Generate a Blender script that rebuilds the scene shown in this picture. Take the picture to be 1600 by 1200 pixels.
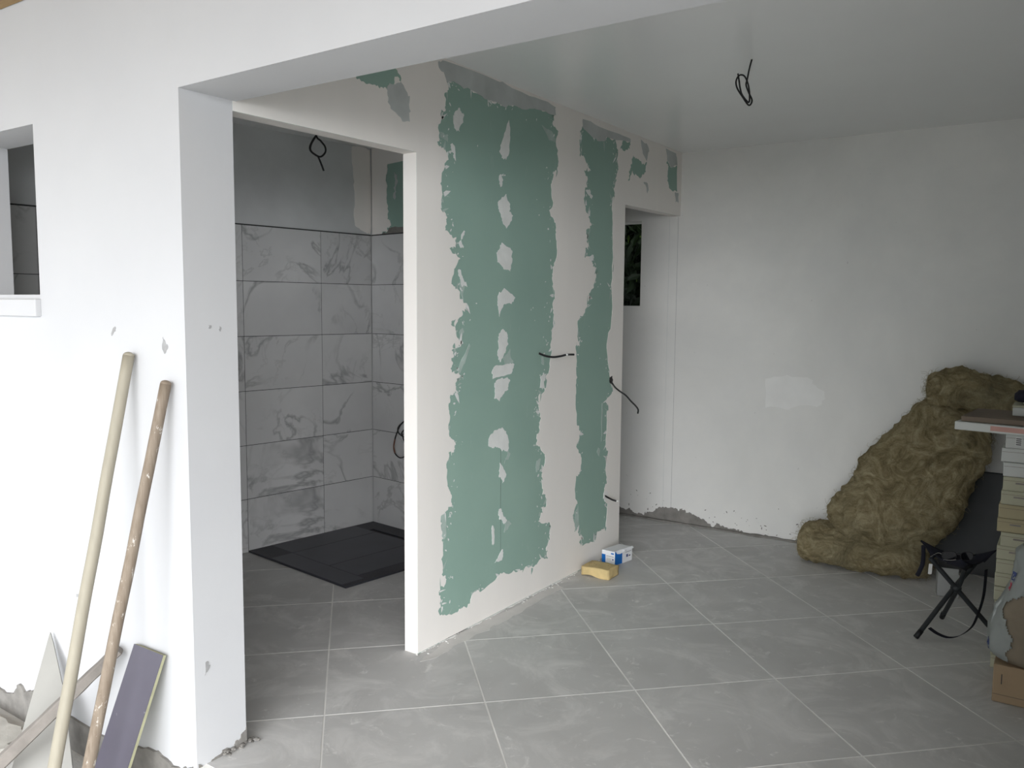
import bpy, bmesh, math, random
from mathutils import Vector, Matrix, noise
from mathutils.geometry import delaunay_2d_cdt

for o in list(bpy.data.objects):
    bpy.data.objects.remove(o)
SC = bpy.context.scene
COL = SC.collection

# ------------------------------------------------------------------ camera
F_PX = 1302.0
CAM = Vector((2.2927, -1.7706, 1.5065))
R_RIGHT = Vector((0.82788, 0.56085, 0.00797))
R_UP = Vector((-0.05815, 0.07170, 0.99573))
R_FWD = Vector((-0.55789, 0.82481, -0.09197))
cd = bpy.data.cameras.new('camera')
cd.sensor_width = 36.0
cd.lens = 36.0 * F_PX / 1600.0
cd.clip_start = 0.02
cam = bpy.data.objects.new('camera', cd)
COL.objects.link(cam)
m3 = Matrix((R_RIGHT, R_UP, -R_FWD)).transposed()
cam.matrix_world = Matrix.Translation(CAM) @ m3.to_4x4()
SC.camera = cam

# ------------------------------------------------------------------ world and exposure
SC.view_settings.view_transform = 'Standard'
SC.view_settings.look = 'None'
SC.view_settings.gamma = 1.0
SC.view_settings.use_curve_mapping = False
SC.view_settings.exposure = 1.48
w = bpy.data.worlds.new('overcast_sky')
SC.world = w
w.use_nodes = True
bg = w.node_tree.nodes['Background']
bg.inputs['Color'].default_value = (0.90, 0.95, 1.0, 1)
bg.inputs['Strength'].default_value = 0.7
sd = bpy.data.lights.new('hazy_sun', 'SUN')
sd.energy = 3.0
sd.angle = math.radians(64)
sd.color = (0.965, 0.98, 1.0)
sun = bpy.data.objects.new('hazy_sun', sd)
COL.objects.link(sun)
SUN_AZ, SUN_EL = math.radians(36), math.radians(17)      # azimuth from the facade normal towards +X
sdir = Vector((math.sin(SUN_AZ)*math.cos(SUN_EL), -math.cos(SUN_AZ)*math.cos(SUN_EL), math.sin(SUN_EL)))
sun.rotation_euler = sdir.to_track_quat('Z', 'Y').to_euler()
try:
    SC.cycles.max_bounces = 14
    SC.cycles.diffuse_bounces = 10
except Exception:
    pass

# ------------------------------------------------------------------ measuring helpers
def ray(x, y):
    return R_RIGHT * ((x - 800) / F_PX) + R_UP * (-(y - 600) / F_PX) + R_FWD
def pl(x, y, ax, v):
    d = ray(x, y)
    return CAM + d * ((v - CAM[ax]) / d[ax])
def hX(x, y, X=0.0): return pl(x, y, 0, X)
def hY(x, y, Y): return pl(x, y, 1, Y)
def hZ(x, y, z=0.0): return pl(x, y, 2, z)

# ------------------------------------------------------------------ materials
class N:
    def __init__(s, name, rough=0.8, spec=0.3):
        s.m = bpy.data.materials.new(name)
        s.m.use_nodes = True
        s.t = s.m.node_tree
        s.b = s.t.nodes['Principled BSDF']
        s.b.inputs['Roughness'].default_value = rough
        s.b.inputs['Specular IOR Level'].default_value = spec
        s.co = s.t.nodes.new('ShaderNodeTexCoord').outputs['Object']
    def new(s, kind, **kw):
        n = s.t.nodes.new(kind)
        for k, v in kw.items(): setattr(n, k, v)
        return n
    def link(s, a, b): s.t.links.new(a, b)
    def randomised(s, k=13.0):
        oi = s.new('ShaderNodeObjectInfo')
        c = s.new('ShaderNodeVectorMath', operation='SCALE')
        cx = s.new('ShaderNodeCombineXYZ')
        s.link(oi.outputs['Random'], cx.inputs[0]); s.link(oi.outputs['Random'], cx.inputs[1])
        s.link(oi.outputs['Random'], cx.inputs[2])
        s.link(cx.outputs[0], c.inputs[0]); c.inputs['Scale'].default_value = k
        a = s.new('ShaderNodeVectorMath', operation='ADD')
        s.link(s.co, a.inputs[0]); s.link(c.outputs[0], a.inputs[1])
        s.co = a.outputs[0]
        return s
    def scaled(s, v):
        mp = s.new('ShaderNodeMapping')
        mp.inputs['Scale'].default_value = v
        s.link(s.co, mp.inputs['Vector'])
        return mp.outputs[0]
    def noise(s, scale, detail=4, rough=0.55, dist=0.0, vec=None):
        n = s.new('ShaderNodeTexNoise')
        n.inputs['Scale'].default_value = scale
        n.inputs['Detail'].default_value = detail
        n.inputs['Roughness'].default_value = rough
        n.inputs['Distortion'].default_value = dist
        s.link(vec or s.co, n.inputs['Vector'])
        return n.outputs['Fac']
    def ramp(s, fac, stops):
        r = s.new('ShaderNodeValToRGB')
        el = r.color_ramp.elements
        while len(el) < len(stops): el.new(0.5)
        for e, (p, c) in zip(el, stops):
            e.position = p
            e.color = (c, c, c, 1) if not isinstance(c, tuple) else (*c, 1)
        s.link(fac, r.inputs[0])
        return r.outputs[0]
    def mix(s, fac, a, b, blend='MIX'):
        x = s.new('ShaderNodeMix', data_type='RGBA', blend_type=blend)
        for sock, v in ((x.inputs[0], fac), (x.inputs[6], a), (x.inputs[7], b)):
            if isinstance(v, tuple): sock.default_value = (*v, 1)
            elif isinstance(v, (int, float)): sock.default_value = v
            else: s.link(v, sock)
        return x.outputs[2]
    def math(s, op, a, b=0.0):
        x = s.new('ShaderNodeMath', operation=op)
        for sock, v in ((x.inputs[0], a), (x.inputs[1], b)):
            if isinstance(v, (int, float)): sock.default_value = v
            else: s.link(v, sock)
        return x.outputs[0]
    def color(s, c):
        if isinstance(c, tuple): s.b.inputs['Base Color'].default_value = (*c, 1)
        else: s.link(c, s.b.inputs['Base Color'])
        return s
    def bump(s, h, strength=0.3, dist=0.01):
        b = s.new('ShaderNodeBump')
        b.inputs['Strength'].default_value = strength
        b.inputs['Distance'].default_value = dist
        s.link(h, b.inputs['Height']); s.link(b.outputs[0], s.b.inputs['Normal'])
        return s

M = {}
def simple(name, c, rough=0.7, var=0.12, scale=8.0, bump=0.0, bscale=60.0, spec=0.3, stretch=None, metal=0.0):
    n = N(name, rough, spec)
    vec = n.scaled(stretch) if stretch else None
    lo = tuple(x * (1 - var) for x in c); hi = tuple(min(1, x * (1 + var)) for x in c)
    n.color(n.ramp(n.noise(scale, 5, vec=vec), [(0.3, lo), (0.7, hi)]))
    if bump: n.bump(n.noise(bscale, 4, vec=vec), bump, 0.004)
    n.b.inputs['Metallic'].default_value = metal
    M[name] = n.m
    return n.m

# facade paint: bright white with a few dark scuffs
n = N('facade_paint', 0.75)
c = n.ramp(n.noise(1.6, 5, 0.6), [(0.3, (0.515, 0.52, 0.533)), (0.7, (0.545, 0.55, 0.56))])
sc_ = n.ramp(n.noise(7.0, 6, 0.75, 0.6), [(0.735, 0.0), (0.765, 1.0)])
c = n.mix(n.math('MULTIPLY', sc_, 0.35), c, (0.35, 0.35, 0.36))
n.color(c).bump(n.noise(55, 4), 0.06, 0.003); M['facade'] = n.m

# interior plaster: patchy off-white skim
n = N('interior_plaster', 0.85)
a = n.ramp(n.noise(0.9, 5, 0.6, 0.4), [(0.35, (0.68, 0.675, 0.65)), (0.68, (0.79, 0.78, 0.75))])
b = n.ramp(n.noise(3.2, 6, 0.65), [(0.4, 0.0), (0.75, 0.35)])
c = n.mix(b, a, (0.64, 0.645, 0.64))
sp = n.ramp(n.noise(26, 2, 0.5), [(0.745, 0.0), (0.77, 1.0)])
c = n.mix(n.math('MULTIPLY', sp, 0.35), c, (0.3, 0.29, 0.28))
n.color(c).bump(n.noise(40, 4), 0.08, 0.003); M['plaster'] = n.m
simple('filler_white', (0.78, 0.775, 0.755), 0.85, 0.03, 9)
simple('grey_plaster', (0.56, 0.57, 0.57), 0.85, 0.10, 2.2, 0.1, 30)

# joint compound over the plasterboard
n = N('joint_compound', 0.85)
a = n.ramp(n.noise(1.3, 4, 0.55, 0.3, n.scaled((1, 1.6, 0.5))), [(0.3, (0.78, 0.755, 0.72)), (0.7, (0.85, 0.815, 0.775))])
n.color(a).bump(n.noise(18, 5, 0.6), 0.08, 0.003); M['compound'] = n.m
simple('filler_patch', (0.72, 0.735, 0.715), 0.85, 0.06, 14)
simple('thin_skim', (0.49, 0.515, 0.505), 0.85, 0.12, 6)
simple('smear_skim', (0.40, 0.49, 0.45), 0.85, 0.12, 12)
n = N('green_plasterboard', 0.8)
a = n.ramp(n.noise(2.2, 4, 0.5), [(0.3, (0.265, 0.39, 0.335)), (0.7, (0.295, 0.425, 0.365))])
d_ = n.ramp(n.noise(9, 6, 0.7, 0.0, n.scaled((1, 2.2, 0.6))), [(0.62, 0.0), (0.8, 0.4)])
n.color(n.mix(d_, a, (0.42, 0.52, 0.48))); M['green'] = n.m

# floor tile: grey stoneware under building dust
n = N('floor_tile', 0.55, 0.25).randomised()
a = n.ramp(n.noise(2.6, 6, 0.6, 0.5), [(0.3, (0.46, 0.455, 0.445)), (0.7, (0.545, 0.54, 0.53))])
d1 = n.ramp(n.noise(3.2, 7, 0.68, 1.4), [(0.48, 0.0), (0.68, 0.8)])
d2 = n.ramp(n.noise(10, 6, 0.72, 1.2), [(0.60, 0.0), (0.70, 0.65)])
c = n.mix(d1, a, (0.66, 0.65, 0.635)); c = n.mix(d2, c, (0.78, 0.77, 0.75))
n.color(c)
n.link(n.ramp(n.noise(4, 4), [(0.3, 0.42), (0.7, 0.68)]), n.b.inputs['Roughness']); M['floor_tile'] = n.m
simple('floor_grout', (0.78, 0.77, 0.74), 0.9, 0.25, 1.7)
n = N('ceiling_lacquer', 0.22, 0.5)
n.color(n.ramp(n.noise(1.1, 4), [(0.3, (0.78, 0.785, 0.785)), (0.7, (0.82, 0.825, 0.82))])); M['ceiling'] = n.m

# marble look wall tile
n = N('marble_tile', 0.28, 0.45).randomised(23.0)
base = n.ramp(n.noise(2.2, 4), [(0.3, (0.50, 0.50, 0.50)), (0.7, (0.58, 0.58, 0.575))])
v1 = n.noise(1.7, 5, 0.55, 1.1)
v1 = n.math('ABSOLUTE', n.math('SUBTRACT', v1, 0.5))
v1 = n.ramp(v1, [(0.0, 1.0), (0.028, 0.0)])
k1 = n.ramp(n.noise(2.4, 3), [(0.38, 0.0), (0.58, 0.8)])
v2 = n.math('ABSOLUTE', n.math('SUBTRACT', n.noise(3.4, 6, 0.6, 0.7), 0.47))
v2 = n.ramp(v2, [(0.0, 0.8), (0.02, 0.0)])
k2 = n.ramp(n.noise(1.9, 2), [(0.5, 0.0), (0.66, 0.7)])
c = n.mix(n.math('MULTIPLY', v1, k1), base, (0.25, 0.25, 0.25))
c = n.mix(n.math('MULTIPLY', v2, k2), c, (0.31, 0.31, 0.31))
n.color(c); M['marble'] = n.m
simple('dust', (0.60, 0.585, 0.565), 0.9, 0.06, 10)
simple('dark_grout', (0.05, 0.05, 0.05), 0.9, 0.1)
n = N('slate_tray', 0.5, 0.4)
a = n.ramp(n.noise(6, 6, 0.65), [(0.35, (0.024, 0.025, 0.031)), (0.7, (0.038, 0.038, 0.046))])
n.color(a).bump(n.noise(45, 5, 0.7), 0.35, 0.004); M['tray'] = n.m
simple('tray_film', (0.050, 0.051, 0.066), 0.35, 0.15, 5)
simple('black', (0.012, 0.012, 0.013), 0.5, 0.1)
simple('cable_black', (0.016, 0.016, 0.017), 0.45, 0.15, 30)
simple('cable_white', (0.75, 0.75, 0.73), 0.5, 0.03)
simple('copper', (0.16, 0.07, 0.045), 0.5, 0.15)
simple('mortar', (0.21, 0.20, 0.185), 0.95, 0.22, 14, 0.6, 60)
n = N('rough_ground', 0.95)
a = n.ramp(n.noise(3.0, 7, 0.7), [(0.3, (0.50, 0.495, 0.48)), (0.7, (0.68, 0.675, 0.655))])
n.color(a).bump(n.noise(22, 7, 0.7), 0.6, 0.02); M['ground'] = n.m
simple('stone_slab', (0.40, 0.385, 0.35), 0.9, 0.16, 9, 0.5, 40)
simple('eave_wood', (0.27, 0.175, 0.075), 0.6, 0.25, 3, 0.1, 30, stretch=(1, 14, 14))
simple('pale_wood', (0.31, 0.285, 0.225), 0.55, 0.06, 5, 0.08, 40, stretch=(14, 14, 1.2))
n = N('worn_wood', 0.65)
a = n.ramp(n.noise(7, 6, 0.65, 0, n.scaled((12, 12, 1.0))), [(0.3, (0.17, 0.13, 0.095)), (0.7, (0.27, 0.225, 0.175))])
d_ = n.ramp(n.noise(22, 4, 0.65, 0, n.scaled((2, 2, 1))), [(0.62, 0.0), (0.70, 0.9)])
n.color(n.mix(d_, a, (0.68, 0.65, 0.60))); M['worn_wood'] = n.m
simple('weathered_wood', (0.22, 0.20, 0.18), 0.8, 0.2, 6, 0.2, 40, stretch=(2, 2, 2))
simple('tile_offcut', (0.30, 0.295, 0.275), 0.7, 0.06, 5)
n = N('purple_laminate', 0.35, 0.4)
a = n.ramp(n.noise(5, 4), [(0.3, (0.085, 0.078, 0.105)), (0.7, (0.10, 0.093, 0.122))])
d_ = n.ramp(n.noise(30, 4, 0.6, 0.5), [(0.68, 0.0), (0.73, 0.7)])
n.color(n.mix(d_, a, (0.25, 0.24, 0.27))); M['purple'] = n.m
simple('board_core', (0.33, 0.325, 0.21), 0.85, 0.12, 20)
n = N('glass_wool', 0.95, 0.05)
a = n.ramp(n.noise(7.5, 8, 0.75, 2.2), [(0.28, (0.12, 0.092, 0.048)), (0.5, (0.32, 0.262, 0.148)), (0.72, (0.56, 0.48, 0.31))])
g_ = n.ramp(n.noise(2.2, 4, 0.6), [(0.5, 0.0), (0.75, 0.5)])
n.color(n.mix(g_, a, (0.27, 0.26, 0.18))).bump(n.noise(26, 8, 0.75, 1.5), 0.9, 0.03); M['wool'] = n.m
simple('wool_fibre', (0.30, 0.25, 0.15), 0.95, 0.3, 12)
simple('dark_board', (0.085, 0.088, 0.09), 0.8, 0.12, 3)
simple('stool_fabric', (0.012, 0.012, 0.02), 0.9, 0.2, 30, 0.2, 200)
simple('stool_steel', (0.025, 0.028, 0.03), 0.45, 0.15, 20)
simple('lens', (0.006, 0.006, 0.008), 0.08, 0.0, spec=0.6)
simple('frame_metal', (0.35, 0.34, 0.32), 0.3, 0.05, metal=1.0)
simple('tag_white', (0.62, 0.62, 0.60), 0.7, 0.04)
simple('kraft', (0.31, 0.225, 0.14), 0.85, 0.10, 6, 0.1, 40)
simple('kraft_sack', (0.20, 0.165, 0.12), 0.85, 0.12, 7, 0.25, 25)
simple('plastic_white', (0.48, 0.505, 0.485), 0.4, 0.06, 7, 0.15, 18)
simple('carton_white', (0.50, 0.51, 0.485), 0.75, 0.05, 4)
simple('carton_grey', (0.34, 0.34, 0.33), 0.8, 0.08, 9)
simple('carton_cream', (0.39, 0.38, 0.28), 0.75, 0.07, 4)
simple('carton_tan', (0.35, 0.305, 0.19), 0.75, 0.08, 4)
simple('carton_brown', (0.16, 0.125, 0.095), 0.85, 0.10, 4)
simple('print_pink', (0.50, 0.29, 0.25), 0.8, 0.08, 6)
simple('print_dark', (0.05, 0.05, 0.05), 0.8, 0.1)
simple('print_red', (0.48, 0.03, 0.07), 0.5, 0.08)
simple('print_blue', (0.05, 0.07, 0.2), 0.5, 0.1)
simple('box_white', (0.72, 0.73, 0.75), 0.55, 0.03)
simple('box_blue', (0.005, 0.13, 0.45), 0.5, 0.05)
simple('sponge', (0.56, 0.43, 0.21), 0.95, 0.16, 14, 0.5, 130)
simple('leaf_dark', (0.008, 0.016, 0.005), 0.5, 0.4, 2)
simple('leaf_sun_painted', (0.055, 0.10, 0.012), 0.5, 0.3, 2)  # foliage green brightened to suggest sunlight
simple('bark', (0.05, 0.04, 0.03), 0.9, 0.2, 10)
simple('dirt_mark', (0.33, 0.33, 0.33), 0.9, 0.15, 30)
simple('crack', (0.12, 0.17, 0.14), 0.9, 0.1)

# ------------------------------------------------------------------ object helpers
def finish(name, bm, mat, parent=None, smooth=False, mats=None):
    bmesh.ops.recalc_face_normals(bm, faces=bm.faces)
    me = bpy.data.meshes.new(name)
    bm.to_mesh(me); bm.free()
    for mm in (mats or [mat]):
        me.materials.append(M[mm])
    if smooth:
        for p in me.polygons: p.use_smooth = True
    o = bpy.data.objects.new(name, me)
    COL.objects.link(o)
    if parent is not None: o.parent = parent
    return o
def tag(o, label, cat, group=None):
    o['label'] = label; o['category'] = cat
    if group: o['group'] = group
    return o
def struct(o):
    o['kind'] = 'structure'
    return o
def empty(name, loc):
    o = bpy.data.objects.new(name, None)
    COL.objects.link(o); o.location = loc
    o.empty_display_size = 0.05
    bpy.context.view_layer.update()
    return o
def adopt(o, parent):
    """parent while keeping world placement (parents are only translated)"""
    o.parent = parent
    o.matrix_parent_inverse = Matrix.Translation(-Vector(parent.location))
    return o
def part(name, bm, mat, parent, smooth=False, mats=None):
    o = finish(name, bm, mat, None, smooth, mats)
    return adopt(o, parent)
def subpart(name, bm, mat, par, smooth=False):
    o = finish(name, bm, mat, None, smooth)
    o.parent = par
    return o

def box_into(bm, p0, p1, mi=0):
    x0, y0, z0 = p0; x1, y1, z1 = p1
    v = [bm.verts.new(p) for p in ((x0,y0,z0),(x1,y0,z0),(x1,y1,z0),(x0,y1,z0),(x0,y0,z1),(x1,y0,z1),(x1,y1,z1),(x0,y1,z1))]
    for f in ((0,1,2,3),(4,5,6,7),(0,1,5,4),(1,2,6,5),(2,3,7,6),(3,0,4,7)):
        bm.faces.new([v[i] for i in f]).material_index = mi
    return v
def box(p0, p1):
    bm = bmesh.new(); box_into(bm, p0, p1); return bm
def bevel(bm, w, seg=2):
    bmesh.ops.recalc_face_normals(bm, faces=bm.faces)
    bmesh.ops.bevel(bm, geom=bm.edges[:], offset=w, segments=seg, profile=0.5, affect='EDGES')
    return bm
def obox(center, ux, uy, uz):
    """oriented box from centre and half vectors"""
    bm = bmesh.new()
    c = Vector(center); ux, uy, uz = Vector(ux), Vector(uy), Vector(uz)
    v = [bm.verts.new(c + ux*a + uy*b + uz*d) for a, b, d in ((-1,-1,-1),(1,-1,-1),(1,1,-1),(-1,1,-1),(-1,-1,1),(1,-1,1),(1,1,1),(-1,1,1))]
    for f in ((0,1,2,3),(4,5,6,7),(0,1,5,4),(1,2,6,5),(2,3,7,6),(3,0,4,7)):
        bm.faces.new([v[i] for i in f])
    return bm
def prism(bm, loops, to3, depth_vec, front_mi=0, other_mi=0, caps=(True, True)):
    """loops: [outer, hole, ...] of 2-D points; to3 maps a 2-D point to the front plane; extruded by depth_vec"""
    dv = Vector(depth_vec)
    pts = [p for lp in loops for p in lp]
    edges = []; k = 0
    for lp in loops:
        nl = len(lp)
        edges += [(k+i, k+(i+1) % nl) for i in range(nl)]
        k += nl
    vo, _e, fo, ov, _oe, _of = delaunay_2d_cdt([Vector(p) for p in pts], edges, [], 0, 1e-6)
    def inside(x, y):
        odd = False
        for a, b in edges:
            (x0, y0), (x1, y1) = pts[a], pts[b]
            if (y0 > y) != (y1 > y) and x < (x1-x0)*(y-y0)/(y1-y0)+x0: odd = not odd
        return odd
    cf = [bm.verts.new(to3(*p)) for p in vo]
    cb = [bm.verts.new(Vector(to3(*p)) + dv) for p in vo]
    for t in fo:
        cx = sum(vo[i][0] for i in t)/len(t); cy = sum(vo[i][1] for i in t)/len(t)
        if not inside(cx, cy): continue
        if caps[0]: bm.faces.new([cf[i] for i in t]).material_index = front_mi
        if caps[1]: bm.faces.new([cb[i] for i in reversed(t)]).material_index = other_mi
    look = {}
    for i, src in enumerate(ov):
        for q in src: look[q] = i
    fv = [cf[look[i]] if i in look else bm.verts.new(to3(*pts[i])) for i in range(len(pts))]
    bv = [cb[look[i]] if i in look else bm.verts.new(Vector(to3(*pts[i])) + dv) for i in range(len(pts))]
    k = 0
    for lp in loops:
        nl = len(lp)
        for i in range(nl):
            j = (i + 1) % nl
            try: bm.faces.new((fv[k+i], fv[k+j], bv[k+j], bv[k+i])).material_index = other_mi
            except ValueError: pass
        k += nl
    bmesh.ops.delete(bm, geom=[v for v in bm.verts if not v.link_faces], context='VERTS')
    return bm
def catmull(pts, sub=6):
    pts = [Vector(p) for p in pts]
    out = []
    for i in range(len(pts) - 1):
        p0 = pts[max(i-1, 0)]; p1 = pts[i]; p2 = pts[i+1]; p3 = pts[min(i+2, len(pts)-1)]
        for k in range(sub):
            t = k / sub
            out.append(0.5*((2*p1) + (p2-p0)*t + (2*p0-5*p1+4*p2-p3)*t*t + (3*p1-p0-3*p2+p3)*t**3))
    out.append(pts[-1])
    return out
def tube_into(bm, pts, r, seg=8, r1=None, cap=True):
    pts = [Vector(p) for p in pts]
    rings = []
    up = Vector((0.13, 0.31, 0.94)).normalized()
    for i, p in enumerate(pts):
        t = (pts[min(i+1, len(pts)-1)] - pts[max(i-1, 0)]).normalized()
        a = t.cross(up)
        if a.length < 1e-3: a = t.cross(Vector((1, 0, 0)))
        a.normalize(); b = t.cross(a).normalized()
        up = -b if (-b).dot(up) > 0 else b
        a = t.cross(up).normalized(); b = t.cross(a)
        rr = r if r1 is None else r + (r1 - r) * i / (len(pts) - 1)
        rings.append([bm.verts.new(p + a*math.cos(q)*rr + b*math.sin(q)*rr) for q in [2*math.pi*k/seg for k in range(seg)]])
    for A, B in zip(rings, rings[1:]):
        for k in range(seg):
            bm.faces.new((A[k], A[(k+1) % seg], B[(k+1) % seg], B[k]))
    if cap:
        bm.faces.new(rings[0]); bm.faces.new(list(reversed(rings[-1])))
    return bm
def tube(pts, r, seg=8, r1=None, sub=6):
    return tube_into(bmesh.new(), catmull(pts, sub) if sub > 1 else pts, r, seg, r1)
def clip_poly(poly, a, b, c):
    """keep a*x+b*y+c >= 0"""
    out = []
    for i in range(len(poly)):
        p, q = poly[i], poly[(i+1) % len(poly)]
        dp = a*p[0]+b*p[1]+c; dq = a*q[0]+b*q[1]+c
        if dp >= 0: out.append(p)
        if (dp >= 0) != (dq >= 0):
            t = dp/(dp-dq); out.append((p[0]+(q[0]-p[0])*t, p[1]+(q[1]-p[1])*t))
    return out
def area(poly):
    return abs(sum(poly[i][0]*poly[(i+1) % len(poly)][1]-poly[(i+1) % len(poly)][0]*poly[i][1] for i in range(len(poly))))/2
def ragged(poly, amp, it, rnd, closed=True):
    pts = list(poly)
    for k in range(it):
        out = []
        m = len(pts) if closed else len(pts) - 1
        for i in range(m):
            p, q = pts[i], pts[(i+1) % len(pts)]
            out.append(p)
            L = math.hypot(q[0]-p[0], q[1]-p[1])
            if L > 0.006:
                s = rnd.gauss(0, 1) * min(amp, 0.22 * L)
                nx, ny = -(q[1]-p[1])/L, (q[0]-p[0])/L
                t = rnd.uniform(0.35, 0.65)
                out.append((p[0]+(q[0]-p[0])*t+nx*s, p[1]+(q[1]-p[1])*t+ny*s))
        if not closed: out.append(pts[-1])
        pts = out; amp *= 0.62
    return pts

# ================================================================== THE SHELL
ZC = 2.556      # ceiling
YB = 3.656      # back wall
ZG = -0.17     # ground outside
XR = 4.60       # right wall
TH = 0.072      # partition thickness
YO = -0.195     # outer face of the front wall

# ---- outdoor ground and threshold
bm = bmesh.new()
nx_, ny_ = 90, 60
X0, X1, Y0, Y1 = -18.0, 18.0, -30.0, -0.19
vs = [[None]*(ny_+1) for _ in range(nx_+1)]
for i in range(nx_+1):
    for j in range(ny_+1):
        x = X0+(X1-X0)*i/nx_; y = Y0+(Y1-Y0)*(1-(1-j/ny_)**2.6)
        z = ZG + 0.012*noise.fractal(Vector((x*3, y*3, 0)), 0.8, 2.0, 4)
        vs[i][j] = bm.verts.new((x, y, z))
for i in range(nx_):
    for j in range(ny_):
        bm.faces.new((vs[i][j], vs[i+1][j], vs[i+1][j+1], vs[i][j+1]))
g = struct(finish('ground', bm, 'ground', smooth=True))

# ---- floor slab and the diagonal floor tiles
floor = finish('floor', box((-2.35, YO+0.005, -0.2), (XR+0.05, YB+0.1, -0.0012)), 'floor_grout')
struct(floor)
TA = math.radians(44.85); TS = 0.6
go = (0.498, -0.136)
e1 = (math.cos(TA), math.sin(TA)); e2 = (-math.sin(TA), math.cos(TA))
gap = 0.0033
for i in range(-9, 10):
    for j in range(-9, 10):
        q = []
        for a, b in ((gap, gap), (TS-gap, gap), (TS-gap, TS-gap), (gap, TS-gap)):
            u = i*TS+a; v = j*TS+b
            q.append((go[0]+u*e1[0]+v*e2[0], go[1]+u*e1[1]+v*e2[1]))
        for cl in ((1, 0, 2.10), (-1, 0, XR-0.004), (0, 1, 0.16), (0, -1, YB-0.02)):
            q = clip_poly(q, *cl)
            if len(q) < 3: break
        if len(q) < 3 or area(q) < 0.004: continue
        cx = sum(p[0] for p in q)/len(q); cy = sum(p[1] for p in q)/len(q)
        bm = bmesh.new()
        prism(bm, [[(p[0]-cx, p[1]-cy) for p in q]], lambda a, b: Vector((a, b, 0)), (0, 0, -0.008))
        t = finish('floor_tile', bm, 'floor_tile', floor)
        t.location = (cx, cy, 0)

# ---- ceiling
ceil = struct(finish('ceiling', box((-2.45, -0.02, ZC), (XR+0.2, YB+0.22, ZC+0.10)), 'ceiling'))

# ---- front wall with the small window, lintel over the wide opening, right return
bm = bmesh.new()
WX0, WX1, WZ0, WZ1 = -1.475, -0.868, 1.538, 2.150
prism(bm, [[(-2.45, ZG-0.1), (0.0, ZG-0.1), (0.0, ZC+0.1), (-2.45, ZC+0.1)], [(WX0, WZ0), (WX0, WZ1), (WX1, WZ1), (WX1, WZ0)]],
      lambda a, b: Vector((a, YO, b)), (0, -YO, 0))
wf = struct(finish('wall_front', bm, 'facade'))
bm = bmesh.new()
ZL = 2.160
def lint(a, b, out):
    return Vector((a, (-0.195-0.0182*a) if out else (0.012-0.003*a), b))
rows = []
for x in (0.0, XR+0.2):
    rows.append([bm.verts.new(lint(x, ZL, True)), bm.verts.new(lint(x, ZL, False)), bm.verts.new(lint(x, ZC+0.1, False)), bm.verts.new(lint(x, ZC+0.1, True))])
for k in range(4):
    bm.faces.new((rows[0][k], rows[0][(k+1) % 4], rows[1][(k+1) % 4], rows[1][k]))
bm.faces.new(rows[0]); bm.faces.new(rows[1])
struct(finish('wall_front_lintel', bm, 'facade'))
struct(finish('wall_front_pier', box((2.27, -0.25, ZG-0.1), (XR+0.2, 0.0, ZL)), 'facade'))
bm = bevel(box((WX0-0.04, YO-0.022, 1.458), (WX1+0.004, YO+0.002, 1.522)), 0.004)
part('window_sill', bm, 'facade', wf)
# dirt band of mortar at the foot of the facade
rnd = random.Random(5)
top = ragged([(-2.2, -0.09), (-1.35, -0.08), (-1.20, -0.075), (-1.17, -0.03), (-1.05, -0.02), (-0.93, -0.035), (-0.6, -0.055), (-0.40, -0.045), (-0.33, -0.025), (-0.2, -0.01), (-0.12, -0.03), (-0.02, 0.0)], 0.009, 3, rnd, closed=False)
bm = bmesh.new()
prism(bm, [top + [(-0.02, ZG-0.05), (-2.2, ZG-0.05)]], lambda a, b: Vector((a, YO-0.010, b)), (0, 0.012, 0))
part('mortar_base', bm, 'mortar', wf)
rnd = random.Random(8)
# scuffs on the facade and chips on the pillar edge
def scuff(pts, rnd, nm='scuff_mark', mat='dirt_mark', plane='Y', v=YO-0.0012, parent=wf, amp=0.004):
    bm = bmesh.new()
    if plane == 'Y':
        q = [hY(x, y, v) for x, y in pts]; q2 = ragged([(p.x, p.z) for p in q], amp, 2, rnd)
        prism(bm, [q2], lambda a, b: Vector((a, v, b)), (0, 0.0012, 0))
    else:
        q = [hX(x, y, v) for x, y in pts]; q2 = ragged([(p.y, p.z) for p in q], amp, 2, rnd)
        prism(bm, [q2], lambda a, b: Vector((v, a, b)), (-0.0012, 0, 0))
    return part(nm, bm, mat, parent)
scuff([(254, 527), (259, 538), (260, 547), (257, 553), (253, 541)], rnd)
scuff([(178, 511), (181, 512), (176, 523), (174, 525)], rnd)
scuff([(313, 9), (315, 9), (315, 28), (313, 31)], rnd)
scuff([(119, 928), (122, 928), (122, 933), (119, 933)], rnd)
for q in ([(326, 508), (330, 508), (330, 513), (326, 513)], [(343, 510), (346, 512), (345, 518), (342, 515)], [(321, 1036), (326, 1034), (324, 1050), (320, 1056)]):
    scuff(q, rnd, plane='X', v=0.0012)
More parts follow.
